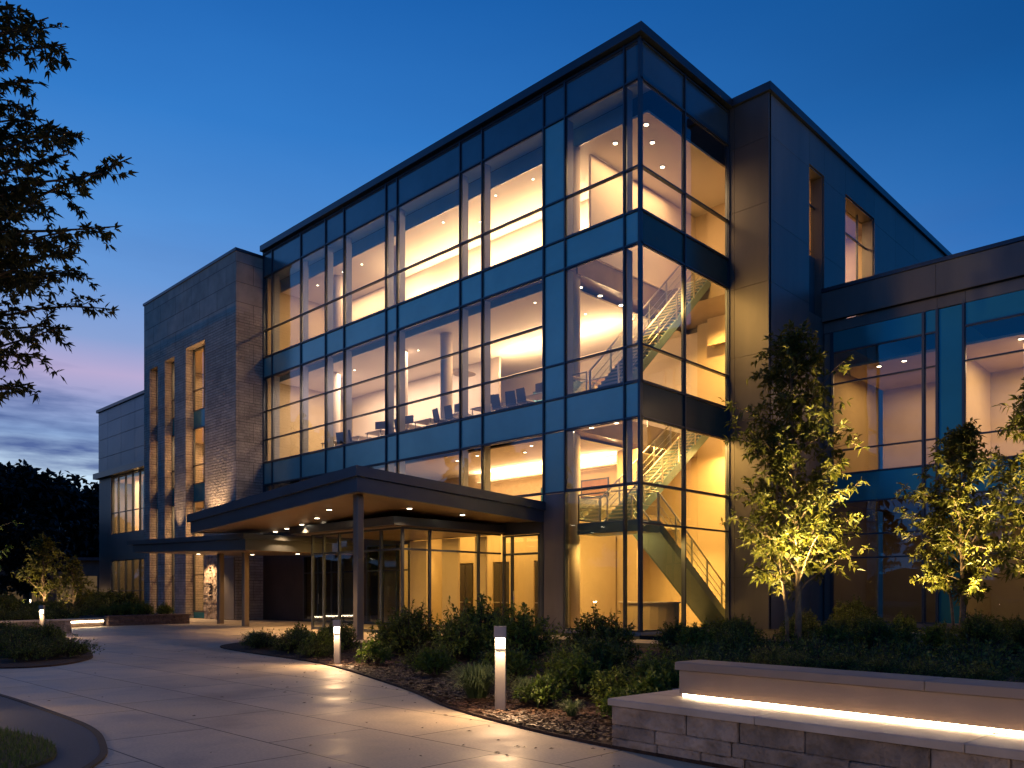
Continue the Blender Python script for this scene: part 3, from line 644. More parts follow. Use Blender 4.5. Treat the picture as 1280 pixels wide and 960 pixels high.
for (a0, a1, zt) in slots:
    y = TY + .50; wide = a1 - a0 > 2
    for (z0, z1) in ((0.35, 6.74), (7.72, 10.97), (11.95, zt)):
        fr = MB()
        fr.box(a0, a0 + .05, y - .06, y + .06, z0, z1); fr.box(a1 - .05, a1, y - .06, y + .06, z0, z1)
        fr.box(a0 + .05, a1 - .05, y - .05, y + .05, z1 - .06, z1); fr.box(a0 + .05, a1 - .05, y - .05, y + .05, z0, z0 + .06)
        zm = z0 + (z1 - z0) * .33; fr.box(a0 + .05, a1 - .05, y - .05, y + .05, zm, zm + .05)
        xm = (a0 + a1) / 2 + (.1 if wide else .2); fr.box(xm - .025, xm + .025, y - .045, y + .045, z0 + .06, z1 - .06)
        f = fr.build('window', M['mull'], bld)
        g = MB(); g.quad([(a0, y, z0), (a1, y, z0), (a1, y, z1), (a0, y, z1)]); g.build('pane', M['glass'], f)
    for (z0, z1) in ((6.74, 7.72), (10.97, 11.95), (0, .34)):
        g = MB(); g.box(a0, a1, y - .03, y + .05, z0, z1); g.build('spandrel_panel', M['teal'], bld)
b = MB(); b.box(-36, -25.2, 2.8, 2.9, 0, 16); b.box(-27.2, -27.1, -.5, 2.79, 0, 16); b.box(-36, -25.2, -.5, 2.79, 15.8, 15.9); b.box(-36, -27.21, -.4, 2.79, 11.2, 11.7); b.box(-36, -27.21, -.4, 2.79, 7.0, 7.4)
b.build('interior_wall', M['wall_cream'], bld)
for z, wt_ in ((15.6, 70), (11.1, 110), (6.9, 150)):
    area('tower_lamp', (-29.4, 1.2, z), 3, 1.5, wt_, WARM); area('tower_lamp', (-33.8, 1.2, z), 3, 1.5, wt_ * .35, WARM)
# ground storey at the foot of the tower: rough pier, panel, sign
pier = MB(); random.seed(5)
z = 0.0
while z < 3.4:
    hh = random.choice((.12, .16, .2)); x = -29.0 + 1.25
    x = -27.85
    while x < -26.15:
        l = random.uniform(.18, .5); xe = min(x + l, -26.1); dd = random.uniform(0, .07)
        pier.cbox(x + .006, xe - .006, -1.78 - dd, -1.605, z + .004, min(z + hh, 3.45) - .004, .012); x = xe
    z += hh
pier.build('rough_stone_pier', M['block'], bld)
b = MB(); b.box(-25.9, -24.7, -1.66, -1.605, .05, 3.3); b.build('wall_panel', M['panel'], bld)
spot('pier_lamp', (-27.0, -2.5, 3.25), 190, PEACH, (10, 0, 0), 120); spot('stone_uplight', (-26.7, -2.15, 4.3), 900, PEACH, (177, 0, 0), 80, .9); spot('stone_uplight', (-31.4, -2.3, 4.3), 260, PEACH, (176, 0, 0), 62, .9); 
sg = MB()
for (x, z) in ((-27.05, 2.75), (-27.05, 2.6), (-26.95, 2.75), (-26.95, 2.6)): sg.box(x, x + .07, -1.90, -1.87, z, z + .10)
for (z, w_) in ((2.2, .10), (1.85, .28), (1.72, .18), (1.5, .12), (1.35, .2), (1.2, .16)): sg.box(-27.0 - w_ / 2 + .05, -27.0 + w_ / 2 + .05, -1.90, -1.87, z, z + .09)
o = sg.build('wall_sign', M['sign']); tag(o, 'small vertical sign of dark marks on the rough stone pier', 'sign')

# ------------------------------------------------------------------ west wing behind the tower
WX0, WY = -46.2, -1.0
panels('cladding', 'y', WY, [-46.2, -44.4, -42.0, -39.6, -37.2, -36.6], [9.95, 11.0, 12.3, 13.4, 14.3], gap=.03, mat='panel_blue')
b = MB(); b.box(-46.35, -36.6, -1.12, -.95, 14.305, 14.5); b.box(-46.45, -36.6, -1.3, -.8, 9.55, 9.94); b.build('roof_fascia', M['fascia'], bld)
b = MB(); b.box(-46.15, -36.6, -.85, 10, 14.2, 14.3); b.build('roof', M['roofmat'], bld)
b = MB(); b.box(-46.0, -43.92, -.96, -.6, 0, 9.54); b.box(-43.92, -36.6, -.96, -.6, 3.7, 5.5); b.box(-43.92, -36.6, -.96, -.6, 0, .4); b.box(-46.2, -46.01, -.95, 10, 0, 14.2); b.box(-46, -36.6, 9.8, 9.9, 0, 14)
b.build('wing_wall', M['panel'], bld)
for (z0, z1) in ((5.5, 9.54), (.4, 3.7)):
    fr = MB()
    for x in (-43.9, -42.9, -41.6, -40.4, -39.2, -38.0, -36.9): fr.box(x, x + .07, -.9, -.75, z0, z1)
    fr.box(-43.83, -36.6, -.88, -.78, z0, z0 + .06); fr.box(-43.83, -36.6, -.88, -.78, z1 - .06, z1); fr.box(-43.83, -36.6, -.88, -.78, z0 + (z1 - z0) * .36, z0 + (z1 - z0) * .36 + .06)
    f = fr.build('window', M['mull'], bld); g = MB(); g.quad([(-43.83, -.84, z0), (-36.6, -.84, z0), (-36.6, -.84, z1), (-43.83, -.84, z1)]); g.build('pane', M['glass_clear'], f)
b = MB(); b.box(-45, -36.6, 3, 3.1, 0, 9.5); b.box(-45, -36.6, -.5, 3, 9.3, 9.4); b.box(-45, -36.6, -.5, 3, 4.2, 4.6); b.build('interior_wall', M['wall_cream'], bld)
area('wing_lamp', (-40.5, 1, 9.2), 6, 1.5, 190, WARM); area('wing_lamp', (-40.5, 1, 4.1), 6, 1.5, 45, WARM)
for x in (-42.3, -40.6, -38.9):
    b = MB(); b.box(x, x + .35, -.1, .2, 5.5, 9.3); b.build('interior_column', M['wall_white'], bld)

# ------------------------------------------------------------------ east (right) wing
EY = 10.44; EX1 = 20.0
panels('parapet_cladding', 'y', EY - .18, [1.66, 5.95, 11.0, 15.5, EX1], [12.42, 13.6])
panels('cladding', 'y', EY, [1.66, 5.95, 6.9, 11.0, 15.5, EX1], [11.97, 12.40])
b = MB(); b.box(1.66, EX1, EY - .24, EY + 12, 13.605, 13.75); b.build('roof_fascia', M['fascia'], bld)
gx = [2.0, 5.49, 5.97, 6.85, 10.7, 11.3, 12.3, 16.0, 16.6, 17.5, EX1]
kinds = ['w', 'n', 't', 'w', 'n', 't', 'w', 'n', 't', 'w']
gz = [(11.12, 11.95, 'dk'), (9.85, 11.12, 'w'), (7.15, 9.85, 'w'), (6.2, 7.15, 'w'), (5.05, 6.2, 's'), (3.75, 5.05, 'w2'), (2.82, 3.75, 'w2'), (.3, 2.82, 'w2')]
for x in gx: b = MB(); b.box(x - .04, x + .04, EY - .09, EY + .1, .3, 11.95); b.build('mullion', M['rail_edge'] if False else M['mull'], bld)
for k, kd in enumerate(kinds):
    a0, a1 = gx[k] + .04, gx[k + 1] - .04
    if kd == 't': b = MB(); b.box(a0, a1, EY, EY + .06, .3, 11.93); b.build('spandrel_panel', M['teal'], bld); continue
    fr = MB(); g = MB(); spb = []
    fr.box(a0, a0 + .03, EY - .03, EY + .05, .3, 11.93); fr.box(a1 - .03, a1, EY - .03, EY + .05, .3, 11.93)
    for (z0, z1, t) in gz:
        fr.box(a0, a1, EY - .05, EY + .07, z0 - .03, z0 + .03)
        if t == 'dk': spb.append((a0, a1, EY, EY + .05, z0 + .03, z1 - .0))
        elif t == 's': spb.append((a0, a1, EY, EY + .05, z0 + .03, z1 - .03))
        else: g.quad([(a0, EY, z0 + .03), (a1, EY, z0 + .03), (a1, EY, z1 - .03), (a0, EY, z1 - .03)])
    f = fr.build('window', M['mull'], bld); g.build('pane', M['glass'], f)
    for q in spb: MB().box(*q).build('spandrel', M['teal'], f)
b = MB(); b.box(1.66, EX1, EY - .03, EY + .2, 0, .28); b.box(1.7, 1.97, EY, EY + .2, .28, 11.95); b.build('wing_wall', M['panel'], bld)
b = MB(); b.box(2, EX1, 16, 16.1, 0, 11.9); b.box(6.2, 6.35, EY + .6, 15.99, 0, 11.9); b.box(2, EX1, EY + .7, 15.99, 10.6, 10.7); b.box(2, EX1, EY + .3, 15.99, 5.1, 6.0); b.box(1.7, 1.8, EY + .3, 16, 0, 11.9); b.box(EX1 - .1, EX1, EY + .3, 16, 0, 11.9)
b.build('interior_wall', M['wall_dim'], bld)
b = MB(); b.box(8.4, 8.8, 12.0, 12.4, 6.05, 10.55); b.build('interior_column', M['wall_white'], bld)
area('east_wing_lamp', (4, 13.2, 10.5), 2.5, 3, 36, (1.0, .58, .22)); area('east_wing_lamp', (9.5, 13.2, 10.5), 4, 3, 105, (1.0, .64, .34)); area('east_wing_lamp', (16, 13.2, 10.5), 5, 3, 150, WARM)
area('east_wing_lamp', (4.5, 12.2, 5.0), 3, 1.5, 4, (1.0, .58, .26)); area('east_wing_lamp', (10, 12.5, 5.0), 5, 2, 22, (1.0, .6, .30))
downlights([(3.4, 11.7), (4.4, 11.6), (8.4, 11.6), (9.6, 13.4)], 10.6, 'east wing ceiling downlights', 'recessed downlight in the ceiling of the lower wing with the teal strip', .08)

# ------------------------------------------------------------------ entrance canopy
cy = -8.27
def cz(x, y):
    u = (x + 15.25) / 10.99; v = -y / 8.27
    back = 4.9 * (1 - u) + 4.74 * u; front = 4.47 * (1 - u) + 5.14 * u
    return back * (1 - v) + front * v
can = empty('entrance_canopy', (0, 0, 0), label='large tilted grey metal canopy over the entrance doors', cat='canopy')
b = MB(); c1 = [(-15.25, -.1), (-15.25, cy), (-4.2, cy), (-4.2, -.1)]
def fasc(mb, dx, top, bot):
    """upright band round the free edges, dx = outward offset"""
    P = [(-15.25 - dx, -.1), (-15.25 - dx, cy - dx), (-4.2 + dx, cy - dx), (-4.2 + dx, -.1)]
    Q = [(-15.25 - dx + .12, -.1), (-15.25 - dx + .12, cy - dx + .12), (-4.2 + dx - .12, cy - dx + .12), (-4.2 + dx - .12, -.1)]
    for i in range(3):
        a, c, e, f = P[i], P[i + 1], Q[i + 1], Q[i]
        mb.slab([(a[0], a[1], cz(*a) - top), (f[0], f[1], cz(*f) - top), (e[0], e[1], cz(*e) - top), (c[0], c[1], cz(*c) - top)], bot - top)
fasc(b, .10, 0.0, .30); b.build('upper_fascia', M['canopy'], can)
b = MB(); fasc(b, 0.0, .301, .74); b.build('lower_fascia', M['canopy'], can)
n = 6; b = MB(); t_ = MB()
for i in range(n):
    for j in range(n):
        x0, x1 = -15.12 + 10.8 * i / n, -15.12 + 10.8 * (i + 1) / n; y0, y1 = -8.14 + 8.0 * j / n, -8.14 + 8.0 * (j + 1) / n
        q = [(x0, y0), (x1, y0), (x1, y1), (x0, y1)]
        b.quad([(x, y, cz(x, y) - .70) for x, y in reversed(q)]); t_.quad([(x, y, cz(x, y) - .06) for x, y in q])
b.build('soffit', M['soffit'], can); t_.build('canopy_deck', M['roofmat'], can)
b = MB(); b.cbox(-4.92, -4.68, -7.92, -7.68, 0, cz(-4.8, -7.8) - .70, .02); b.build('column', M['column'], can)
b = MB(); b.cbox(-16.95, -16.71, -5.27, -5.03, 0, 3.2, .02); b.build('column', M['column'], can)
DL = [(-14.6, -5.0), (-13.2, -5.3), (-11.6, -5.6), (-11.2, -4.9), (-9.6, -6.2), (-7.6, -7.0), (-5.6, -5.2), (-5.4, -3.0)]
for (x, y) in DL:
    z = cz(x, y) - .702
    e = MB(); e.tube([(x, y, z - .02), (x, y, z)], .11, 16); f = e.build('downlight', M['rail_edge'], can)
    e = MB(); e.tube([(x, y, z - .026), (x, y, z - .021)], .085, 16); e.build('lamp', M['down'], f)
for (x, y) in DL: spot('canopy_lamp', (x, y, cz(x, y) - .76), 150, WARM, (0, 0, 0), 110, .7)
# lower canopy running left in front of the tower
lc = empty('lower_canopy', (0, 0, 0), label='low dark flat canopy running left in front of the stone tower', cat='canopy')
b = MB(); b.slab([(-25.1, -1.7, 3.95), (-25.1, -6.96, 3.95), (-13.55, -6.96, 3.72), (-13.55, -1.7, 3.72)], .2); b.build('upper_fascia', M['canopy'], lc)
b = MB(); b.slab([(-24.8, -1.7, 3.748), (-24.8, -6.8, 3.748), (-13.7, -6.8, 3.518), (-13.7, -1.7, 3.518)], [.34, .34, .42, .42]); b.build('deck', M['canopy'], lc)
b = MB(); b.slab([(-24.7, -1.7, 3.405), (-24.7, -6.7, 3.405), (-13.8, -6.7, 3.095), (-13.8, -1.7, 3.095)], .02); b.build('soffit', M['soffit'], lc)
b = MB(); b.cbox(-20.4, -20.15, -4.7, -4.45, 0, 3.25, .02); b.build('column', M['column'], lc)
for (x, y) in ((-22.5, -4.6), (-19.5, -3.4), (-15.2, -3.6)):
    z = 3.405 - (x + 24.7) / 10.9 * .31 - .02
    e = MB(); e.tube([(x, y, z - .02), (x, y, z)], .11, 16); f = e.build('downlight', M['rail_edge'], lc)
    e = MB(); e.tube([(x, y, z - .026), (x, y, z - .021)], .085, 16); e.build('lamp', M['down'], f)
    spot('canopy_lamp', (x, y, z - .06), 60, WARM, (0, 0, 0), 110, .7)

# ------------------------------------------------------------------ entrance: vestibule and recessed wall
vs = empty('entrance_vestibule', (0, 0, 0), label='glass entrance vestibule with slim dark frames under the canopy', cat='vestibule')
VX0, VX1, VY = -12.03, -6.42, -4.85
b = MB(); b.box(VX0 - .7, VX1 + .3, VY - .6, -.11, 3.72, 4.0); b.build('roof', M['canopy'], vs)
b = MB(); b.box(VX0 - .6, VX1 + .2, VY - .5, -.11, 3.69, 3.717); b.build('soffit', M['soffit'], vs)
vm_ = [(x, VY) for x in (VX0, -11.24, -10.2, -9.14, -7.62, VX1)] + [(VX1, y) for y in (-3.64, -1.27)]
for (x, y) in vm_:
    b = MB(); b.box(x - .045, x + .045, y - .045, y + .045, 0.0, 3.69); b.build('mullion', M['mull'], vs)
for z0, z1 in ((2.9, 2.97), (.02, .12), (3.62, 3.685)):
    MB().box(VX0 + .05, VX1 - .05, VY - .035, VY + .035, z0, z1).build('rail', M['mull'], vs); MB().box(VX1 - .035, VX1 + .035, VY + .05, -.1, z0, z1).build('rail', M['mull'], vs)
xs = [VX0, -11.24, -10.2, -9.14, -7.62, VX1]
for a0, a1 in zip(xs[:-1], xs[1:]):
    for z0, z1 in ((.12, 2.9), (2.97, 3.62)):
        b = MB(); b.quad([(a0, VY, z0), (a1, VY, z0), (a1, VY, z1), (a0, VY, z1)]); b.build('pane', M['glass_clear'], vs)
ys = [VY, -3.64, -1.27, -.1]
for a0, a1 in zip(ys[:-1], ys[1:]):
    for z0, z1 in ((.12, 2.9), (2.97, 3.62)):
        b = MB(); b.quad([(VX1, a0, z0), (VX1, a1, z0), (VX1, a1, z1), (VX1, a0, z1)]); b.build('pane', M['glass_clear'], vs)
# inner cream walls of the lobby seen through it
VB = 2.3
inner('interior_wall', 'wall_cream', (-12.6, -11.6, VB, VB + .1, .1, 4.2), (-10.5, -9.3, VB, VB + .1, .1, 4.2), (-8.3, -6.9, VB, VB + .1, .1, 4.2), (-5.9, -4.4, VB, VB + .1, .1, 4.2),
      (-11.6, -10.5, VB, VB + .1, 2.75, 4.2), (-9.3, -8.3, VB, VB + .1, 2.75, 4.2), (-6.9, -5.9, VB, VB + .1, 2.75, 4.2), (-17.5, -12.7, VB + .01, VB + .11, .1, 4.2))
inner('interior_wall', 'wall_cream', (-12.7, -12.61, -.05, VB, .1, 4.2), (-4.4, -4.31, .35, 4.4, .1, 4.2))
inner('interior_wall', 'wall_cream', (-12.0, -10.9, -.05, .05, .1, 3.65), (-9.9, -8.9, -.05, .05, .1, 3.65), (-7.9, -7.3, -.05, .05, .1, 3.65))
for x in (-11.6, -9.3, -6.9):
    d = MB(); d.box(x + .05, x + .5, VB + .02, VB + .07, .1, 2.7); d.box(x + .56, x + 1.0 - .02, VB + .02, VB + .07, .1, 2.7)
    dd = d.build('inner_door', M['door'], bld)
    h = MB(); h.box(x + .1, x + .46, VB - .05, VB - .02, 1.0, 1.05); h.box(x + .6, x + .94, VB - .05, VB - .02, 1.0, 1.05); h.build('handle', M['steel'], dd)
for x in (-12.1, -9.9, -7.6, -5.2): spot('lobby_wallwasher', (x, VB - .55, 4.1), 95, YEL, (-14, 0, 0), 60, .5)
for x in (-11.45, -9.4, -7.6): spot('vestibule_wallwasher', (x, -.6, 3.6), 60, YEL, (-12, 0, 0), 60, .5)
area('lobby_lamp', (-8.5, 1.2, 4.2), 7, 1.5, 60, YEL)
area('vestibule_lamp', (-9, -2.4, 3.66), 4, 2.5, 38, YEL)
# front door beside the vestibule
wl = MB(); wl.box(-4.43, -4.31, -.06, .3, 0, 4.7); wl.box(-6.37, -4.43, -.05, .25, 3.62, 4.7); wl.build('entrance_wall', M['canopy'], bld)
fd = MB(); 
for (a, c) in ((-6.36, -6.28), (-5.92, -5.84), (-4.52, -4.44)): fd.box(a, c, -.06, .06, 0.05, 3.6)
fd.box(-6.28, -4.52, -.05, .05, 2.85, 2.93); fd.box(-6.28, -4.52, -.05, .05, 3.54, 3.6); f = fd.build('door', M['mull'], bld)
g = MB(); g.quad([(-6.28, 0, .1), (-4.52, 0, .1), (-4.52, 0, 3.54), (-6.28, 0, 3.54)]); g.build('pane', M['glass_clear'], f)
h = MB(); h.tube([(-5.72, -.1, .9), (-5.72, -.1, 1.5)], .018, 8); h.build('handle', M['steel'], f)
b = MB(); b.box(-5.7, -4.6, 1.6, 1.68, .1, 2.8); b.build('wood_door', M['wood'], bld)
# recessed wall left of the vestibule, dark, with one lit glazed door
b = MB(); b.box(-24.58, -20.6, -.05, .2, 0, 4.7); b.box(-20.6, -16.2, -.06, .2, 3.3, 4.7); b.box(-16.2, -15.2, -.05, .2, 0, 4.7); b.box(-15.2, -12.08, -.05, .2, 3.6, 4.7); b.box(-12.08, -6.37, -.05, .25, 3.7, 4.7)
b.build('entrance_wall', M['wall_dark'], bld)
for (a0, a1, ms, zt, nm) in ((-20.6, -16.2, (-20.6, -19.3, -18.1, -17.2, -16.27), 3.3, 0), (-15.2, -12.08, (-15.2, -14.1, -13.0, -12.15), 3.6, 1)):
    d = MB()
    for x in ms: d.box(x, x + .07, -.05, .07, 0, zt)
    d.box(a0 + .07, a1 - .07, -.04, .06, 2.4, 2.46); d.box(a0 + .07, a1 - .07, -.04, .06, zt - .06, zt); d.box(a0 + .07, a1 - .07, -.04, .06, 0.02, .12)
    f = d.build('door', M['mull'], bld)
    g = MB(); g.quad([(a0, .01, .1), (a1, .01, .1), (a1, .01, zt), (a0, .01, zt)]); g.build('pane', M['glass_clear'], f)
    h = MB(); h.tube([(ms[1] + .2, -.1, .9), (ms[1] + .2, -.1, 1.4)], .018, 8); h.build('handle', M['steel'], f)
inner('interior_wall', 'wall_dim', (-20.6, -18.5, 2.0, 2.1, .1, 4.2), (-18.0, -17.0, 3.4, 3.5, .1, 4.2))
spot('lobby_wallwasher', (-15.0, 1.5, 4.1), 60, YEL, (-14, 0, 0), 70); spot('lobby_wallwasher', (-17.8, 1.6, 4.1), 40, YEL, (-14, 0, 0), 70); spot('lobby_wallwasher', (-13.2, 1.6, 4.1), 50, YEL, (-14, 0, 0), 70)

# ------------------------------------------------------------------ ground, paving, beds
def sheet(name, pts, z, mat, kind='structure', thick=None, sub=None):
    b = MB()
    if thick: b.slab([(x, y, z) for x, y in pts], thick)
    else: b.quad([(x, y, z) for x, y in pts])
    o = b.build(name, M[mat]); tag(o, kind=kind); return o
def smooth(pts, n=6):
    out = []
    for i in range(len(pts) - 1):
        p0 = pts[max(i - 1, 0)]; p1 = pts[i]; p2 = pts[i + 1]; p3 = pts[min(i + 2, len(pts) - 1)]
        for k in range(n):
            t = k / n
            out.append(tuple(.5 * (2 * p1[j] + (p2[j] - p0[j]) * t + (2 * p0[j] - 5 * p1[j] + 4 * p2[j] - p3[j]) * t * t + (3 * p1[j] - p0[j] - 3 * p2[j] + p3[j]) * t ** 3) for j in (0, 1)))
    out.append(pts[-1]); return out
sheet('ground', [(-600, -600), (600, -600), (600, 600), (-600, 600)], -.02, 'ground')
sheet('plaza_paving', [(-26, -26), (24, -26), (24, -1.7), (-6, -1.7), (-6, -.12), (-26, -.12)], 0.0, 'paving')
sheet('walkway', [(-36, -6), (-26, -6), (-26, -1.61), (-36, -1.61)], 0.0, 'paving')
front = smooth([(-5.9, -11.0), (-4.6, -12.3), (-2.19, -12.82), (1.72, -13.31), (6.15, -14.77), (8.25, -15.68), (10.07, -16.19), (11.25, -16.38)])
sheet('mulch_bed', front + [(20, -16.9), (20, -5.2), (3.0, -5.2), (-3.0, -8.6)], .03, 'mulch', thick=.06)
sheet('lawn_strip', [(-3.0, -8.58), (3.0, -5.18), (20, -5.18), (20, -3.6), (.5, -3.6), (-4.5, -7.2)], .034, 'ground', thick=.05)
sheet('planting_bed', [(.9, -1.3), (20, -1.3), (20, EY - .2), (1.75, EY - .2), (1.75, 5.6), (.9, 5.6)], .10, 'soil', thick=.12)
leftbed = smooth([(-16.0, -12.6), (-12.5, -13.6), (-8.0, -14.6), (-4.27, -15.55), (-2.6, -16.2), (-1.5, -17.2), (-1.84, -18.2), (-4, -19.3), (-9, -20), (-16, -20)])
sheet('left_bed', leftbed, .03, 'mulch', thick=.06)
outer = smooth([(-2, -20.3), (0.6, -19.3), (2.98, -19.17), (5.12, -19.2), (6.69, -19.28), (7.75, -19.51), (8.62, -19.86), (9.4, -20.6), (9.8, -22), (9.9, -25)])
sheet('asphalt_path', outer + [(-2, -25)], .012, 'asphalt', thick=.03)
inner_ = smooth([(-2, -21.3), (2.5, -20.35), (6.31, -19.99), (7.39, -19.88), (8.3, -20.1), (8.8, -20.8), (9.1, -22), (9.2, -25)])
sheet('lawn', inner_ + [(-2, -25)], .04, 'ground', thick=.06)
# thin raised edging of the dark path
b = MB()
for a, c in zip(outer[:-1], outer[1:]):
    d = (Vector(c) - Vector(a)).normalized(); nrm = Vector((-d.y, d.x)) * .03
    b.slab([(a[0] + nrm.x, a[1] + nrm.y, .02), (c[0] + nrm.x, c[1] + nrm.y, .02), (c[0] - nrm.x, c[1] - nrm.y, .02), (a[0] - nrm.x, a[1] - nrm.y, .02)][::-1], .03)
tag(b.build('kerb', M['joint']), kind='structure')
# concrete kerb in the planting area to the right
o = MB().cbox(7.4, 10.6, -.75, -.45, 0, .42, .02).build('low_concrete_kerb_wall', M['kerb']); o.name = 'kerb_wall'
tag(o, 'low concrete wall edge running through the dark planting before the right wing', 'wall')

# mulch chips
random.seed(21); b = MB()
import bisect
fy = sorted([(p[0], p[1]) for p in front])
def front_y(x):
    for (a, c) in zip(fy[:-1], fy[1:]):
        if a[0] <= x <= c[0]: return a[1] + (c[1] - a[1]) * (x - a[0]) / max(1e-6, c[0] - a[0])
    return -16.4
for k in range(15000):
    x = random.triangular(-1, 11.5, 10.5); y0 = front_y(x); y = y0 + .03 + abs(random.gauss(0, 1.1))
    a = random.uniform(0, 6.28); l = random.uniform(.012, .04); w_ = random.uniform(.004, .012); t = random.uniform(-.5, .5); z = .032 + random.uniform(0, .018)
    c, s = math.cos(a), math.sin(a)
    b.quad([(x - c * l + s * w_, y - s * l - c * w_, z - l * t * .4), (x + c * l + s * w_, y + s * l - c * w_, z + l * t * .4), (x + c * l - s * w_, y + s * l + c * w_, z + l * t * .4 + .006), (x - c * l - s * w_, y - s * l + c * w_, z - l * t * .4 + .006)])
tag(b.build('mulch_chips', M['chip']), 'loose brown bark mulch chips along the paving edge', 'mulch', kind='stuff')
random.seed(77); b = MB()
for k in range(150):
    x = random.uniform(-4, 15); y = front_y(x) - abs(random.gauss(0, .9)) - .05 if random.random() < .7 else random.uniform(-20, -14)
    a = random.uniform(0, 6.28); l = random.uniform(.015, .035); w_ = l * .45; c, s_ = math.cos(a), math.sin(a)
    b.quad([(x - c * l, y - s_ * l, .004), (x + s_ * w_, y - c * w_, .010), (x + c * l, y + s_ * l, .006), (x - s_ * w_, y + c * w_, .012)])
tag(b.build('fallen_leaves', M['chip']), 'scattered small fallen leaves on the stone paving', 'leaves', kind='stuff')
# lawn grass
b = MB(); k = 0
from math import sin, cos
poly = inner_ + [(-2, -25)]
def inside(x, y, P):
    r_ = False; j = len(P) - 1
    for i in range(len(P)):
        if (P[i][1] > y) != (P[j][1] > y) and x < (P[j][0] - P[i][0]) * (y - P[i][1]) / (P[j][1] - P[i][1]) + P[i][0]: r_ = not r_
        j = i
    return r_
while k < 26000:
    x = random.uniform(3.0, 9.2); y = random.uniform(-23.5, -19.8)
    if not inside(x, y, poly): continue
    k += 1; a = random.uniform(0, 6.28); h = random.uniform(.03, .075); w_ = .004; lean = random.uniform(0, .04)
    dx, dy = cos(a) * w_, sin(a) * w_
    b.quad([(x - dx, y - dy, .035), (x + dx, y + dy, .035), (x + dx * .6 + dy / w_ * lean * .5, y + dy * .6 - dx / w_ * lean * .5, .035 + h * .6), (x + dy / w_ * lean, y - dx / w_ * lean, .035 + h)])
tag(b.build('lawn_grass', M['blade']), 'short dark green lawn grass at the corner of the paving', 'grass', kind='stuff')

# ------------------------------------------------------------------ stone bench wall with the light strip
bn = empty('stone_bench_wall', (11.24, -16.39, 0), R(-3.95), label='low stone bench wall with pale seat slab and glowing strip under its backrest', cat='bench')
BL = 9.0
random.seed(8); b = MB(); z = 0.0; rows = [.10, .12, .17]
for r_, hh in enumerate(rows):
    x = .03 - (.0 if r_ != 1 else .0)
    first = True
    while x < BL:
        l = random.uniform(.35, 1.05); xe = min(x + l, BL)
        o_ = random.uniform(0, .03)
        b.cbox(x + .004, xe - .004, .03 - o_ + .02, .30, z + .004, z + hh - .003, .010); x = xe
    y = .32
    while y < 1.2:
        ye = min(y + random.uniform(.3, .5), 1.2); b.cbox(.03 - random.uniform(0, .015) + .015, .3, y + .004, ye - .004, z + .004, z + hh - .003, .010); y = ye
    z += hh
b.build('stone_base', M['block'], bn)
b = MB(); b.box(.08, BL, .10, 1.15, 0, .385); b.build('core', M['joint'], bn)
b = MB()
for k in range(6): b.cbox(0.0 + k * 1.5 + .002, 1.5 + k * 1.5 - .002, 0.0, .56, .392, .452, .008)
b.build('seat', M['bench_cap'], bn)
b = MB(); b.cbox(0.0, .36, .562, 1.22, .392, .4515, .008); b.build('end_slab', M['bench_cap'], bn)
b = MB(); b.cbox(.38, BL, .56, .88, .485, .70, .008); b.build('backrest', M['bench_back'], bn)
b = MB(); b.box(.40, BL, .60, .86, .39, .484); b.build('shadow_recess', M['joint'], bn)  # near-black block painted in for the shade under the backrest
b = MB()
for k in range(4): b.cbox(.35 + k * 2.2 + .002, .35 + (k + 1) * 2.2 - .002, .53, .92, .703, .775, .008)
b.build('coping', M['bench_back'], bn)
b = MB()
for k in range(9): b.box(.41 + k, min(BL, .41 + k + .985), .574, .598, .456, .482)
b.build('light_strip', M['led'], bn)
b = MB(); b.box(.42, BL, .921, 2.6, .2, .66); o = b.build('planter_soil', M['soil']); o.location = (11.24, -16.39, 0); o.rotation_euler.z = R(-3.95); o.name = 'planting_bed'; tag(o, kind='structure')
lx = area('bench_strip_lamp', (11.24 + 4.75 * .9976 + .56 * .0689, -16.39 + .553 - 4.75 * .0689, .474), 8.4, .016, 20, PEACH, (-70, 0, -3.95)); 
o = MB(); bm_ = [(0, 0), (.9, .1), (1.1, .5), (.6, .75), (0.1, .6)]
o.slab([(x, y, .17 + .03 * math.sin(x * 5)) for x, y in bm_], .2); o = o.build('flat_boulder', M['boulder']); o.location = (9.9, -13.6, 0.0); tag(o, 'flat grey boulder lying among the shrubs left of the bench', 'rock')

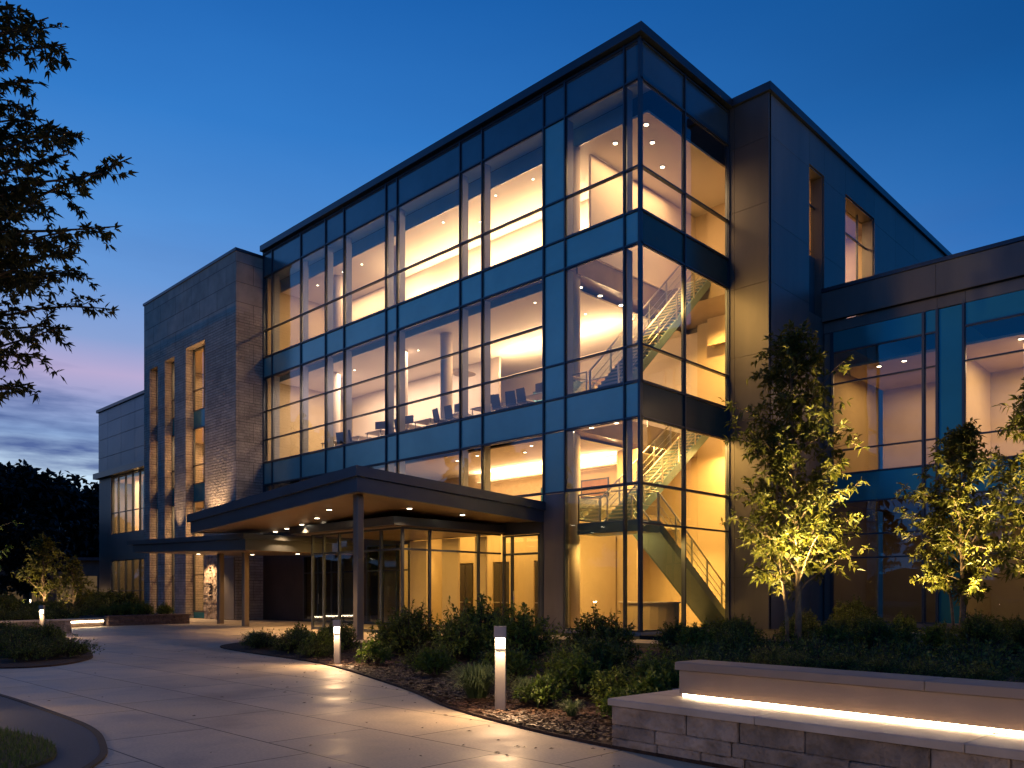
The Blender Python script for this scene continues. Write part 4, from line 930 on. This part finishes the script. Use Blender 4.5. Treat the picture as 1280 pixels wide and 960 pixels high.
# ------------------------------------------------------------------ bollards
def make_bollard(loc, rz, h, label, pw=42):
    t = empty('bollard_light', loc, rz, label=label, cat='bollard light', group='bollard lights along the paving')
    b = MB(); b.cbox(-.065, .065, .0, .05, 0, h - .13, .004); b.build('post', M['bollard'], t)
    b = MB(); b.cbox(-.07, .07, -.065, .055, h - .13, h, .005); b.build('cap', M['bollard'], t)
    b = MB(); b.box(-.055, .055, -.022, -.004, h - .26, h - .135); b.build('lens', M['bollard_glow'], t)
    b = MB(); b.box(-.057, -.0555, -.03, -.003, .05, h - .14); b.box(.0555, .057, -.03, -.003, .05, h - .14); b.build('side_trim', M['bollard'], t)
    c, s = cos(rz), sin(rz)
    area('bollard_lamp', (loc[0] + s * .045, loc[1] - c * .045, loc[2] + h - .135), .09, .03, 14, PEACH, (-18, 0, math.degrees(rz)))
    l = bpy.data.lights.new('bollard_lamp', 'POINT'); l.energy = pw; l.color = PEACH; l.shadow_soft_size = .02
    o = bpy.data.objects.new('bollard_lamp', l); col.objects.link(o); o.location = (loc[0] + s * .048, loc[1] - c * .048, loc[2] + h - .19)
    b = MB(); b.box(-.05, .05, .0505, .056, h - .22, h - .135); b.build('lens', M['bollard_glow'], t)
    l = bpy.data.lights.new('bollard_lamp', 'POINT'); l.energy = 30; l.color = PEACH; l.shadow_soft_size = .02
    o = bpy.data.objects.new('bollard_lamp', l); col.objects.link(o); o.location = (loc[0] - s * .09, loc[1] + c * .09, loc[2] + h - .17)
    return t
CAMX, CAMY = 15.79, -22.31
for (x, y, h, lab) in ((9.04, -15.56, 1.0, 'square aluminium bollard light in the mulch, the tall one beside the pale ornamental grass'),
                       (2.27, -13.28, .87, 'square bollard light at the tip of the planting near the canopy column'),
                       (-13.0, -14.1, 1.0, 'glowing bollard light behind the dark shrubs before the stone planter'),
                       (4.0, -20.5, 1.0, 'bollard light beside the trunk of the overhanging tree'), (18.0, -20.2, 1.0, 'bollard light on the paving opposite the long face of the bench'), (11.2, -24.0, 1.0, 'bollard light on the near side of the paving')):
    rz = math.atan2(y - CAMY, x - CAMX) + R(90) + R(-0)     # faces the path
    rz = R(42) if x < 11 else R(185)
    make_bollard((x, y, .02), rz, h, lab, (80 if x > 3.9 else 80) if x < 11 else 130)

# ------------------------------------------------------------------ planters on the left
def planter(x0, y0, x1, y1, wd, h, mat, name, label, strip=False):
    L_ = math.hypot(x1 - x0, y1 - y0); rz = math.atan2(y1 - y0, x1 - x0)
    t = empty(name, (x0, y0, 0), rz, label=label, cat='planter')
    b = MB(); z = 0; random.seed(int(L_ * 100))
    for r_ in range(3):
        x = 0
        while x < L_:
            xe = min(x + random.uniform(.4, .8), L_); b.cbox(x + .004, xe - .004, -random.uniform(0, .015), .25, z + .003, z + (h - .06) / 3 - .003, .01); x = xe
        z += (h - .06) / 3
    b.box(.02, L_ - .02, .251, wd, 0, h - .07)
    b.build('stone_wall', M[mat], t)
    b = MB(); b.cbox(-.04, L_ + .04, -.05, .3, h - .058, h, .01); b.build('coping', M['bench_cap' if mat == 'block' else 'block_dark'], t)
    b = MB(); b.box(.05, L_ - .05, .31, wd - .02, h - .06, h - .03); b.build('soil', M['soil'], t)
    return t
# x runs so that the face (-y local) looks to the plaza
planter(-15.3, -12.3, -14.3, -16.2, 3.0, .50, 'block', 'stone_planter', 'pale stone planter behind the left bollard light') .rotation_euler.z = math.atan2(-3.9, 1.0) + math.pi
pt = bpy.data.objects['stone_planter']; pt.location = (-14.6, -16.4, 0); pt.rotation_euler.z = math.atan2(4.1, -.9)
planter(-21.2, -9.2, -21.9, -5.3, 2.4, .45, 'block_dark', 'stone_planter', 'brown stone planter with low shrubs in front of the tower foot')
lw = empty('seat_wall', (-19.6, -12.3, 0), math.atan2(3.0, -1.6), label='low seat wall with a glowing strip between the two planters', cat='wall')
b = MB(); b.cbox(0, 3.4, .0, .5, .28, .36, .01); b.build('seat', M['bench_cap'], lw); b = MB(); b.box(0, 3.4, .1, .5, 0, .279); b.build('base', M['block_dark'], lw)
b = MB(); b.box(0.05, 3.35, .06, .095, .2, .26); b.build('light_strip', M['led'], lw)

# ------------------------------------------------------------------ vegetation
def leaf(b, p, d, l, w_, nrm, droop=.15):
    s = d.cross(nrm)
    if s.length < 1e-4: s = d.orthogonal()
    s.normalize(); s = s * (w_ / 2); up = nrm * (l * .06)
    b.v += [tuple(p), tuple(p + d * (l * .45) + s + up), tuple(p + d * l - Vector((0, 0, l * droop))), tuple(p + d * (l * .45) - s + up)]
    n_ = len(b.v) - 4; b.f.append((n_, n_ + 1, n_ + 2, n_ + 3)); b.sm.append(False)
def rdir(rng):
    z = rng.uniform(-1, 1); a = rng.uniform(0, 6.28); r_ = math.sqrt(1 - z * z); return Vector((r_ * cos(a), r_ * sin(a), z))
def spray(b, rng, p, d, L_, nl, ll, lw_, lobed=False):
    """a leafy shoot from p along d"""
    for k in range(nl):
        t = (k + rng.random()) / nl; q = p + d * (L_ * t) + Vector((0, 0, -.12 * L_ * t * t))
        dd = (d * .5 + rdir(rng) * .9 + Vector((0, 0, -.15))).normalized()
        nm = (Vector((0, 0, 1)) + rdir(rng) * .7).normalized(); l = ll * rng.uniform(.65, 1.2)
        leaf(b, q, dd, l, lw_ * rng.uniform(.8, 1.2), nm)
        if lobed:
            s = dd.cross(nm).normalized()
            for sg_ in (-1, 1): leaf(b, q + dd * l * .12, (dd * .75 + s * sg_ * .7).normalized(), l * .72, lw_ * .8, nm)
def make_tree(name, H, z0, Rr, nb, seed, ll, lw_, mat, barkmat, tr=.07, prof=None, elev=(35, 60), nl=10, stems=1, twigs=9, lobed=False, cat='tree', label='x', group=None, spn=.45):
    rng = random.Random(seed)
    t = empty(name, label=label, cat=cat, group=group)
    tk = MB(); br = MB(); cr_ = MB()
    prof = prof or (lambda u: math.sin(math.pi * min(1, u * .85 + .12)) ** .7)
    lean = [rng.uniform(-.1, .1) for _ in range(4)]
    for s in range(stems):
        off = Vector((0, 0, 0)) if s == 0 else Vector((-.32 * 1.0, .15, 0)); hs = H if s == 0 else H * .72; rr = tr if s == 0 else tr * .55
        P = []; RR = []
        for k in range(10):
            u = k / 9; P.append(off + Vector((lean[0] * hs * u * .25 + .05 * sin(u * 7 + s) * (1 if s == 0 else 2), lean[1] * hs * u * .25 + .05 * cos(u * 5 + s * 2), hs * u))); RR.append(rr * (1 - u) ** .8 + .008)
        tk.tube(P, RR, 10)
        n_ = nb if s == 0 else nb // 3
        for i in range(n_):
            u = (i + rng.random() * .8) / n_; zz = z0 + (hs * .97 - z0) * u; a = i * 2.4 + rng.uniform(-.5, .5) + s
            kf = zz / hs * 9; k0 = min(8, int(kf)); base = P[k0].lerp(P[k0 + 1], kf - k0)
            Lb = Rr * prof(u) * rng.uniform(.65, 1.12) * (1 if s == 0 else .7); e0 = R(rng.uniform(*elev))
            pts = []; d = Vector((cos(a) * cos(e0), sin(a) * cos(e0), sin(e0))); q = base.copy(); nseg = 6
            for k in range(nseg + 1):
                pts.append(q.copy()); q = q + d * (Lb / cos(e0) * .8 / nseg)
                d = (d + Vector((cos(a), sin(a), 0)) * .10 + rdir(rng) * .12 - Vector((0, 0, .05))).normalized()
            r0 = max(.006, rr * .42 * (1 - .7 * u)); br.tube(pts, [r0 * (1 - .85 * k / nseg) + .003 for k in range(nseg + 1)], 5, cap=False)
            for j in range(twigs):
                v = .18 + .82 * (j + rng.random()) / twigs; kk = min(nseg - 1, int(v * nseg)); p = pts[kk].lerp(pts[kk + 1], v * nseg - kk)
                dd = (pts[kk + 1] - pts[kk]).normalized(); sd = (dd * .6 + rdir(rng) * .8).normalized(); Lt = spn * Rr * .5 * rng.uniform(.5, 1.1)
                br.tube([p, p + sd * Lt * .5, p + sd * Lt - Vector((0, 0, .12 * Lt))], [.006, .004, .002], 3, cap=False)
                spray(cr_, rng, p + sd * Lt * .15, sd, Lt, nl, ll, lw_, lobed)
    tk.build('trunk', M[barkmat], t); br.build('branches', M[barkmat], t); cr_.build('crown', M[mat], t)
    return t
colprof = lambda u: (.75 + .35 * sin(math.pi * u)) * (1 - u ** 2.6) + .06
t1 = make_tree('ornamental_tree', 7.9, 1.35, 1.65, 64, 1, .20, .07, 'leaf_tree', 'bark', .075, colprof, (28, 58), 10, stems=2, twigs=11, label='tall young twin stemmed tree with uplit leaves in the bed behind the bench', group='uplit young trees')
t1.location = (6.93, -3.21, .05); t1.rotation_euler.z = R(40)
t2 = make_tree('ornamental_tree', 7.0, 1.2, 1.45, 56, 5, .21, .075, 'leaf_tree', 'bark', .065, colprof, (28, 58), 10, stems=2, twigs=10, label='smaller uplit young tree in front of the teal strip of the right wing', group='uplit young trees')
t2.location = (8.95, 2.4, .1); t2.scale = (.92, .92, .86)
t3 = make_tree('ornamental_tree', 6.6, 1.3, 1.7, 48, 9, .20, .07, 'leaf_tree', 'bark', .07, colprof, (25, 52), 10, stems=1, twigs=11, label='uplit young tree cut off by the right edge of the view', group='uplit young trees')
t3.location = (11.1, 1.2, .1)
for (x, y, e) in ((7.3, -4.5, 1900), (8.1, -3.5, 1400), (6.0, -3.9, 1200), (9.6, 1.1, 1500), (8.0, 1.5, 1200), (11.5, -.2, 1500)):
    spot('tree_uplight', (x, y, .25), e, (1.0, .70, .26), (180 - 14, 4, 0), 60, .8, .04)
    if e > 1300: spot('tree_uplight', (x - .1, y - .1, .3), 3200, (1.0, .72, .28), (180 - 13, 3, 0), 34, .9, .04)
    f = empty('ground_spotlight', (x, y, .05), label='small ground spotlight aimed up into a young tree', cat='spotlight', group='tree uplights')
    b = MB(); b.tube([(0, 0, 0), (0, 0, .12)], [.05, .06], 12); b.build('housing', M['bollard'], f)
    b = MB(); b.tube([(0, 0, .121), (0, 0, .125)], .045, 12); b.build('lamp', M['bollard_glow'], f)

# overhanging tree on the left edge
rng = random.Random(4)
om = empty('overhanging_tree', (4.68, -21.26, 0), label='dark tree reaching in from the left with pointed lobed leaves', cat='tree')
tk = MB(); tk.tube([(0, 0, 0), (.05, .05, 1.5), (0, .12, 3.2), (.1, .1, 5.2), (.2, .1, 7.5), (.2, .2, 9.5)], [.24, .19, .16, .12, .08, .03], 12); tk.build('trunk', M['bark_dark'], om)
tips = [(6.87, -19.71, 7.11), (6.35, -19.37, 7.24), (6.47, -19.74, 6.64), (6.06, -19.48, 6.42), (6.27, -19.22, 6.35), (7.83, -19.27, 5.54), (7.74, -19.49, 5.33), (5.78, -19.11, 5.95), (7.31, -19.23, 5.03), (7.05, -19.55, 4.97), (5.54, -18.9, 5.17), (6.36, -19.56, 4.72), (6.06, -18.83, 4.64), (6.44, -19.47, 4.18), (5.74, -19.7, 4.98), (6.96, -19.88, 3.43), (5.72, -19.73, 4.02), (5.15, -19.62, 5.8), (6.0, -19.76, 5.99), (5.45, -19.7, 7.46), (5.73, -19.62, 6.75), (7.2, -19.87, 5.12), (5.79, -19.31, 5.34), (5.82, -19.75, 4.42), (6.54, -19.87, 7.19), (7.01, -20.16, 6.96), (4.97, -19.82, 7.08), (5.81, -20.08, 5.1), (5.24, -19.96, 4.25)]
for (x, y, z) in list(tips):
    for f_ in (.14, .30):
        tips.append((x - (x - 4.68) * f_ + rng.uniform(-.15, .15), y - (y + 21.26) * f_ + rng.uniform(-.15, .15), z + rng.uniform(-.28, .28)))
br = MB(); cr_ = MB()
for (x, y, z) in tips:
    tip = Vector((x - 4.68, y + 21.26, z)); z0 = max(2.2, z - rng.uniform(.2, 1.0)); base = Vector((.08, .1, z0)); mid = base.lerp(tip, .5) + Vector((rng.uniform(-.1, .1), rng.uniform(-.1, .1), rng.uniform(.05, .3)))
    pts = []
    for k in range(9):
        t = k / 8; pts.append(base * (1 - t) ** 2 + mid * 2 * t * (1 - t) + tip * t * t + rdir(rng) * .02)
    br.tube(pts, [.03 * (1 - .9 * k / 8) + .003 for k in range(9)], 5, cap=False)
    for j in range(15):
        v = .35 + .65 * (j + rng.random()) / 15; kk = min(7, int(v * 8)); p = pts[kk].lerp(pts[kk + 1], v * 8 - kk); dd = (pts[kk + 1] - pts[kk]).normalized()
        if j == 14: p = pts[-2]; sd = dd
        else:
            sd = (dd * .7 + rdir(rng) * .75); sd.z *= .5; sd.normalize()
        Lt = rng.uniform(.12, .32)
        br.tube([p, p + sd * Lt * .5, p + sd * Lt - Vector((0, 0, .1 * Lt))], [.005, .004, .002], 3, cap=False)
        spray(cr_, rng, p + sd * Lt * .2, sd, Lt, 8, .115, .036, True)
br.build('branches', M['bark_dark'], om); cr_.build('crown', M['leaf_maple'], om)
area('street_glow_lamp', (6.4, -19.0, 2.0), .3, .3, 6, (1.0, .6, .25), (180, 0, 0)) if False else None

# shrub prototypes
def make_shrub(name, seed, rx, rz_, nshoot, ll, lw_, mat, nl=9, upright=.5, group='shrubs in the planting'):
    rng = random.Random(seed); t = empty(name, label='x', cat='shrub', group=group); b = MB(); s = MB()
    for k in range(nshoot):
        a = rng.uniform(0, 6.28); e = math.asin(rng.random() ** .7); q = rng.uniform(.55, 1.0) * (1 + .22 * sin(3 * a + seed) * cos(2 * e))
        p = Vector((cos(a) * cos(e) * rx * q, sin(a) * cos(e) * rx * q, sin(e) * rz_ * q * .92 + .06))
        d = (p.normalized() + Vector((0, 0, upright)) + rdir(rng) * .45).normalized(); L_ = rng.uniform(.10, .24) * (rx / .6)
        s.tube([p * .35, p * .75, p + d * L_], [.010, .006, .002], 3, cap=False)
        if rng.random() < .93: spray(b, rng, p - d * L_ * .3, d, L_ * rng.uniform(.9, 1.9 if rng.random() < .12 else 1.3), nl, ll * rng.uniform(.7, 1.2), lw_)
    s.build('stem', M['bark_dark'], t);     b.build('foliage', M[mat], t)
    return t
def make_tuft(name, seed, rad, h, nbl, w_, mat, group):
    rng = random.Random(seed); t = MB()
    for k in range(nbl):
        a = rng.uniform(0, 6.28); r0 = rng.uniform(0, .12) * rad * 2; p = Vector((cos(a) * r0, sin(a) * r0, 0)); out = Vector((cos(a + rng.uniform(-.6, .6)), sin(a + rng.uniform(-.6, .6)), 0))
        hh = h * rng.uniform(.5, 1.1); rr = rad * rng.uniform(.3, 1.1); sd = Vector((-out.y, out.x, 0)) * w_
        p1 = p + out * rr * .25 + Vector((0, 0, hh * .65)); p2 = p + out * rr * .65 + Vector((0, 0, hh)); p3 = p + out * rr * 1.05 + Vector((0, 0, hh * .72))
        t.quad([p - sd, p + sd, p1 + sd, p1 - sd]); t.quad([p1 - sd, p1 + sd, p2 + sd * .7, p2 - sd * .7]); t.quad([p2 - sd * .7, p2 + sd * .7, p3])
    e = empty(name, label='x', cat='grass clump', group=group); t.build('blades', M[mat], e); return e
PR = {'r1': make_shrub('shrub', 1, .66, .86, 330, .10, .044, 'leaf_shrub'), 'r2': make_shrub('shrub', 2, .64, .80, 330, .09, .038, 'leaf_shrub2'),
      'u1': make_shrub('shrub', 3, .48, .70, 200, .11, .042, 'leaf_shrub', 9, 1.2), 'l1': make_shrub('shrub', 4, .38, .42, 120, .10, .042, 'leaf_lime', 9, .9),
      'd1': make_shrub('low_shrub', 5, .75, .42, 260, .08, .032, 'leaf_shrub2', 8, .5),
      'g1': make_tuft('ornamental_grass', 6, .48, .42, 520, .0055, 'blade_pale', 'ornamental grasses'), 'g2': make_tuft('ornamental_grass', 7, .30, .30, 220, .006, 'blade_pale', 'ornamental grasses')}
first = set()
def plant(k, x, y, sc, label, z=.03, group=None):
    p = PR[k]; rz = random.uniform(0, 6.28); sc = sc * (1.02 if k in ('r1', 'r2', 'u1') and z < .04 else 1.0)
    if k not in first:
        first.add(k); p.location = (x, y, z); p.rotation_euler.z = rz; p.scale = (sc, sc, sc); p['label'] = label; p['_k'] = 1
        if group: p['group'] = group
        del p['_k']
    else: copy_tree(p, (x, y, z), rz, sc, label, group)
G1 = 'rounded shrubs in the mulch bed'; random.seed(31)
for args in (
    ('r2', 1.5, -10.9, 1.2, 'dense dark rounded shrub directly right of the canopy column'),
    ('r1', 2.7, -9.9, 1.3, 'broad leafy shrub, highest of the row before the vestibule glass'),
    ('r1', 4.3, -10.2, 1.15, 'bright edged rounded shrub straight behind the tall bollard light'),
    ('r2', 6.6, -10.6, 1.15, 'dark round shrub between the tall bollard and the glass corner'),
    ('u1', 1.2, -11.0, 1.0, 'upright shrub tucked between the two bollard lights'),
    ('r1', 3.3, -11.0, .95, 'upright shrub with loose shoots left of the tall bollard'),
    ('u1', .2, -12.3, .8, 'small upright shrub just left of the second bollard light'),
    ('l1', 2.95, -12.9, .95, 'low lime green shrub just right of the second bollard'),
    ('l1', 9.2, -15.0, .78, 'small lime green shrub touching the tall bollard on its right'),
    ('l1', 8.9, -13.9, 1.1, 'lime green leafy shrub in the mulch behind the tall bollard'),
    ('r2', 8.1, -12.5, .8, 'dark rounded shrub in the middle of the mulch bed'),
    ('u1', 9.75, -14.3, .62, 'loose upright shrub half way between tall bollard and bench'),
    ('l1', 10.55, -15.2, .72, 'small yellow green shrub next to the end of the bench wall'),
    ('g1', 8.05, -15.0, 1.0, 'pale arching ornamental grass clump beside the tall bollard'),
    ('g2', 7.4, -14.4, 1.1, 'small pale grass tuft left of the big grass clump'),
    ('g2', 9.95, -15.35, .62, 'tiny grass tuft on the mulch near the bench end'),
    ('d1', 7.4, -12.2, .8, 'low spreading dark shrub under the rounded shrubs'),
    ('d1', 5.6, -12.0, .75, 'low spreading shrub behind the ornamental grass'),
    ('d1', -3.0, -12.0, .75, 'low spreading shrub at the far left tip of the bed'),
    ('d1', -1.2, -12.1, .85, 'low spreading shrub near the tip of the bed'),
    ('g1', -3.4, -11.9, .9, 'grass clump at the far tip of the bed with warm highlights'),
    ('u1', -1.9, -11.6, .8, 'upright shrub at the far tip of the bed'),
    ('r2', -.8, -11.2, .8, 'dark rounded shrub at the far end of the bed by the column'),
    ('r2', 8.9, -9.9, .85, 'dark shrub left of the coping end of the bench'),
    ('d1', 9.9, -12.4, 1.0, 'low dark shrub behind the flat boulder'),
    ('d1', 9.0, -11.2, 1.0, 'low dark shrub further behind the flat boulder'),
    ('l1', 5.3, -13.4, .9, 'lime green shrub between the two front bollard lights close to the paving'),
    ('l1', 7.1, -13.5, 1.1, 'lime green shrub behind the ornamental grass clump'),
    ('g1', 8.75, -14.75, .7, 'second pale grass clump tucked behind the tall bollard'),
    ('u1', 8.3, -13.4, .8, 'upright green shrub behind the tall bollard light'),
    ('u1', 9.6, -13.2, .75, 'upright green shrub left of the flat boulder'),
    ('l1', 10.2, -14.3, .9, 'lime shrub between the flat boulder and the bench end'),
    ('d1', 4.2, -12.6, .7, 'low shrub edging the paving before the big bushes'),
    ('d1', .4, -12.6, .6, 'low shrub at the paving edge left of the second bollard')):
    plant(*args)
G2 = 'dark shrubs behind the bench'
k = 0
for (x, y, s) in [(6.2, -6.6, .95), (5.2, -5.9, .8), (7.0, -6.2, .9), (6.0, -4.6, .8), (8.5, -5.0, .85), (5.0, -3.4, .75), (9.1, -4.1, .9), (9.2, -3.0, .8), (7.9, -1.7, .9), (6.0, -1.4, .7), (9.6, -1.7, .9), (10.6, -2.2, 1.0), (11.4, -1.4, .9),
                  (5.2, .8, .8), (6.3, 1.0, .7), (6.5, .2, .75), (10.0, 3.0, .8), (4.2, 3.0, .9), (5.4, 4.0, 1.0), (4.4, 6.5, 1.3), (6.6, 5.0, .9), (9.2, 3.4, .9), (3.0, 1.0, .7), (3.6, -1.0, .7), (12.2, 1.6, .9), (12.6, .2, .9)]:
    plant('r2' if k % 2 else 'u1' if k % 5 == 0 else 'r1' if k % 7 == 3 else 'r2', x, y, s, 'dark rounded shrub in the deep planting behind the bench and around the young trees', .05, G2); k += 1
for i in range(34):
    x = 9.3 + (i % 12) * .62 + random.uniform(-.2, .2); y = -8.9 - (i // 12) * 1.5 + random.uniform(-.4, .4) + (x - 9) * .05
    plant('d1', x, y, random.uniform(.85, 1.1), 'low dark ground covering shrub in the mass behind the bench', .05, 'ground cover behind the bench')
for i in range(18):
    x = 11.8 + i * .42; y = -15.0 + random.uniform(-.3, .5)
    plant('d1', x, y - (x - 11.24) * .069 + .35, .34, 'low dark plant growing along the back of the bench', .64, 'plants along the bench back')
G3 = 'dark shrubs in the left bed'
for (kk, x, y, s) in (('d1', -3.4, -16.4, .8), ('d1', -4.6, -16.9, .95), ('r2', -5.6, -16.2, .75), ('d1', -6.6, -17.2, 1.1), ('d1', -7.8, -16.2, 1.0), ('r2', -9.4, -16.2, .7), ('d1', -10.8, -15.4, .8), ('d1', -5.4, -17.8, 1.0), ('r2', -11.6, -15.2, .5), ('u1', -8.8, -15.0, .6), ('d1', -3.0, -17.2, .7)):
    plant(kk, x, y, s, 'dark low shrub massed in the bed left of the paving', .03, G3)
for (x, y, s) in ((-23.2, -8.2, .6), (-22.9, -7.0, .7), (-23.3, -5.9, .6), (-22.6, -8.9, .5), (-23.8, -7.4, .6)):
    plant('r1', x, y, s, 'small green shrub growing in the brown stone planter', .38, 'shrubs in the brown planter')
for (x, y, s) in ((-16.2, -15.6, .8), (-16.4, -14.5, .8), (-16.8, -13.3, .9), (-16.0, -13.9, .6), (-17.2, -15.0, .9)):
    plant('d1', x, y, s, 'dark low shrub growing in the pale stone planter', .44, 'shrubs in the pale planter')
for i in range(22):
    x = -24.5 - (i % 11) * 1.9 + random.uniform(-.4, .4); y = -10.5 + (i // 11) * 3.2 - (i % 11) * .12 + random.uniform(-.5, .5)
    plant('r2' if i % 2 else 'd1', x, y, random.uniform(1.1, 1.6), 'dark hedge shrub in the garden left of the stone tower', 0, 'garden shrubs left of the tower')
for i in range(8):
    plant('r2', -44.5 + i * 1.1, -2.6 + random.uniform(-.2, .2), 1.7, 'clipped dark shrub at the foot of the far left wing', 0, 'shrubs at the far wing')

# small uplit trees and dark background trees on the left
s1 = make_tree('garden_tree', 4.9, .9, 1.9, 34, 12, .30, .13, 'leaf_tree', 'bark', .08, lambda u: (.9 + .2 * sin(math.pi * u)) * (1 - u ** 1.6) + .05, (25, 50), 6, twigs=7, label='small conical tree softly lit from below left of the tower', group='small garden trees')
s1.location = (-43.5, -5.2, 0); s1.location = (-43.5 + 4.0, -3.25 - 3.2, 0)
s2 = copy_tree(s1, (-37.6, -5.4, 0), 1.0, .72, 'smaller slim garden tree next to the wall of the far left wing', 'small garden trees')
spot('garden_uplight', (-39.3, -7.2, .2), 360, (1.0, .68, .32), (172, 0, 0), 90, .8); spot('garden_uplight', (-37.5, -6.0, .2), 90, (1.0, .68, .32), (175, 0, 0), 90, .8)
bgp = make_tree('background_tree', 13.5, 2.5, 5.2, 60, 20, .85, .5, 'leaf_dark', 'bark_dark', .35, lambda u: (.75 + .5 * sin(math.pi * u)) * (1 - u ** 3) + .1, (20, 50), 8, twigs=10, label='tall dark broad tree far behind the garden at the left edge', group='dark background trees', spn=.5)
bgp.location = (-79.27, -3.15, 0)
for (x, y, s, lab) in ((-93.1, 3.0, 1.22, 'dark rounded tree filling the gap beside the left edge'), (-80.1, 3.5, 1.05, 'tallest dark tree crown on the left skyline'), (-93.6, 10.3, 1.12, 'dark tree with a pointed crown left of the far wing'),
                       (-82.5, 8.9, .92, 'dark tree crown nearest to the far left wing'), (-99.9, 17.0, 1.1, 'dark tree behind the far left wing'), (-88, -8, 1.1, 'dark tree low at the very left edge')):
    copy_tree(bgp, (x, y, 0), random.uniform(0, 6.28), s, lab)
md = copy_tree(bgp, (-51.6, -4.1, 0), 2.0, .52, 'mid sized dark tree with bare trunk before the low pavilion'); 
cl_ = make_tree('garden_tree', 5.2, 1.4, 2.1, 30, 33, .2, .09, 'leaf_lime', 'bark', .09, None, (20, 50), 7, twigs=7, label='green lit tree partly cut off by the left edge', group='small garden trees')
cl_.location = (-20.6, -15.0, 0); spot('garden_uplight', (-20.2, -14.6, .5), 200, (1.0, .75, .4), (172, 0, 0), 90, .8)
# trees across the plaza, seen mirrored in the glass
for (x, y, s, lab) in ((-46, -15, 1.15, 'tree across the plaza mirrored in the glass front near the tower'), (-33, -26, 1.0, 'second tree across the plaza mirrored in the glass front'), (-62, -22, 1.2, 'tree across the plaza on its far western side'), (-15, -34, .85, 'lowest of the trees across the plaza'), (-70, -34, 1.1, 'large tree at the western end across the plaza')):
    copy_tree(bgp, (x, y, 0), random.uniform(0, 6.28), s, lab)
for i in range(9):
    copy_tree(bgp, (-100 + i * 13 + random.uniform(-3, 3), -58 - i * 4 + random.uniform(-4, 4), 0), random.uniform(0, 6.28), random.uniform(.9, 1.25), 'dark tree added beyond the open side of the plaza to block the mirrored horizon', 'added trees beyond the plaza')  # row added out of view, blocks the bright horizon in the glass
# added wooded skyline all round, keeps low sky out of the glass reflections
b = MB(); rg_ = random.Random(9); nn = 220; top = []; 
for k in range(nn):
    a = 2 * math.pi * k / nn; top.append((a, 9 + 3.5 * sin(a * 7) + 2.5 * sin(a * 19 + 1) + rg_.uniform(-1.3, 1.3)))
for k in range(nn):
    a, h = top[k]; c_, h2 = top[(k + 1) % nn]
    b.quad([(260 * cos(a), 260 * sin(a), -.5), (260 * cos(c_), 260 * sin(c_), -.5), (262 * cos(c_), 262 * sin(c_), h2), (262 * cos(a), 262 * sin(a), h)])
tag(b.build('added_wood_skyline', M['leaf_dark']), kind='structure')
# low pavilion far left
pv = empty('garden_pavilion', (-74, 1.0, 0), math.atan2(10.9, 11.2), label='long low building with dim lit windows far behind the left garden', cat='building')
b = MB(); b.box(-9, 9, 0, 6, 0, 4.6); b.build('wall', M['pavilion'], pv); b = MB(); b.box(-9.4, 9.4, -.5, 6.4, 4.605, 4.9); b.build('roof', M['roofmat'], pv)
wm = emit('pavilion_window_glow', (1.0, .62, .30), .10)
for k in range(7):
    f = MB(); x = -8 + k * 2.4; f.box(x - .08, x + 1.58, -.06, -.003, .5, 3.2); ff = f.build('window', M['mull'], pv); g = MB(); g.box(x, x + 1.5, -.09, -.061, .6, 3.1); g.build('pane', wm, ff)
for (x, y) in ((-58, -5.5), (-55, -3.0), (-63, -7)):
    e = empty('path_light', (x, y, 0), label='tiny glowing path light in the far left garden', cat='path light', group='far path lights')
    b = MB(); b.tube([(0, 0, 0), (0, 0, .7)], .04, 8); b.build('post', M['bollard'], e); b = MB(); b.tube([(0, 0, .701), (0, 0, .95)], .09, 10); b.build('lamp', M['bollard_glow'], e)
    l = bpy.data.lights.new('path_lamp', 'POINT'); l.energy = 60; l.color = WARM; l.shadow_soft_size = .1; o = bpy.data.objects.new('path_lamp', l); col.objects.link(o); o.location = (x, y - .2, 1.1)

# ------------------------------------------------------------------ render settings
scene.render.engine = 'CYCLES'
c = scene.cycles
c.use_denoising = True
try: c.denoiser = 'OPENIMAGEDENOISE'
except Exception: pass
c.max_bounces = 7; c.diffuse_bounces = 3; c.glossy_bounces = 4; c.transmission_bounces = 4; c.transparent_max_bounces = 16
c.sample_clamp_indirect = 4.0; c.sample_clamp_direct = 0.0; c.caustics_reflective = False; c.caustics_refractive = False
c.use_light_tree = True
scene.view_settings.view_transform = 'Standard'; scene.view_settings.look = 'None'; scene.view_settings.exposure = 0; scene.view_settings.gamma = 1
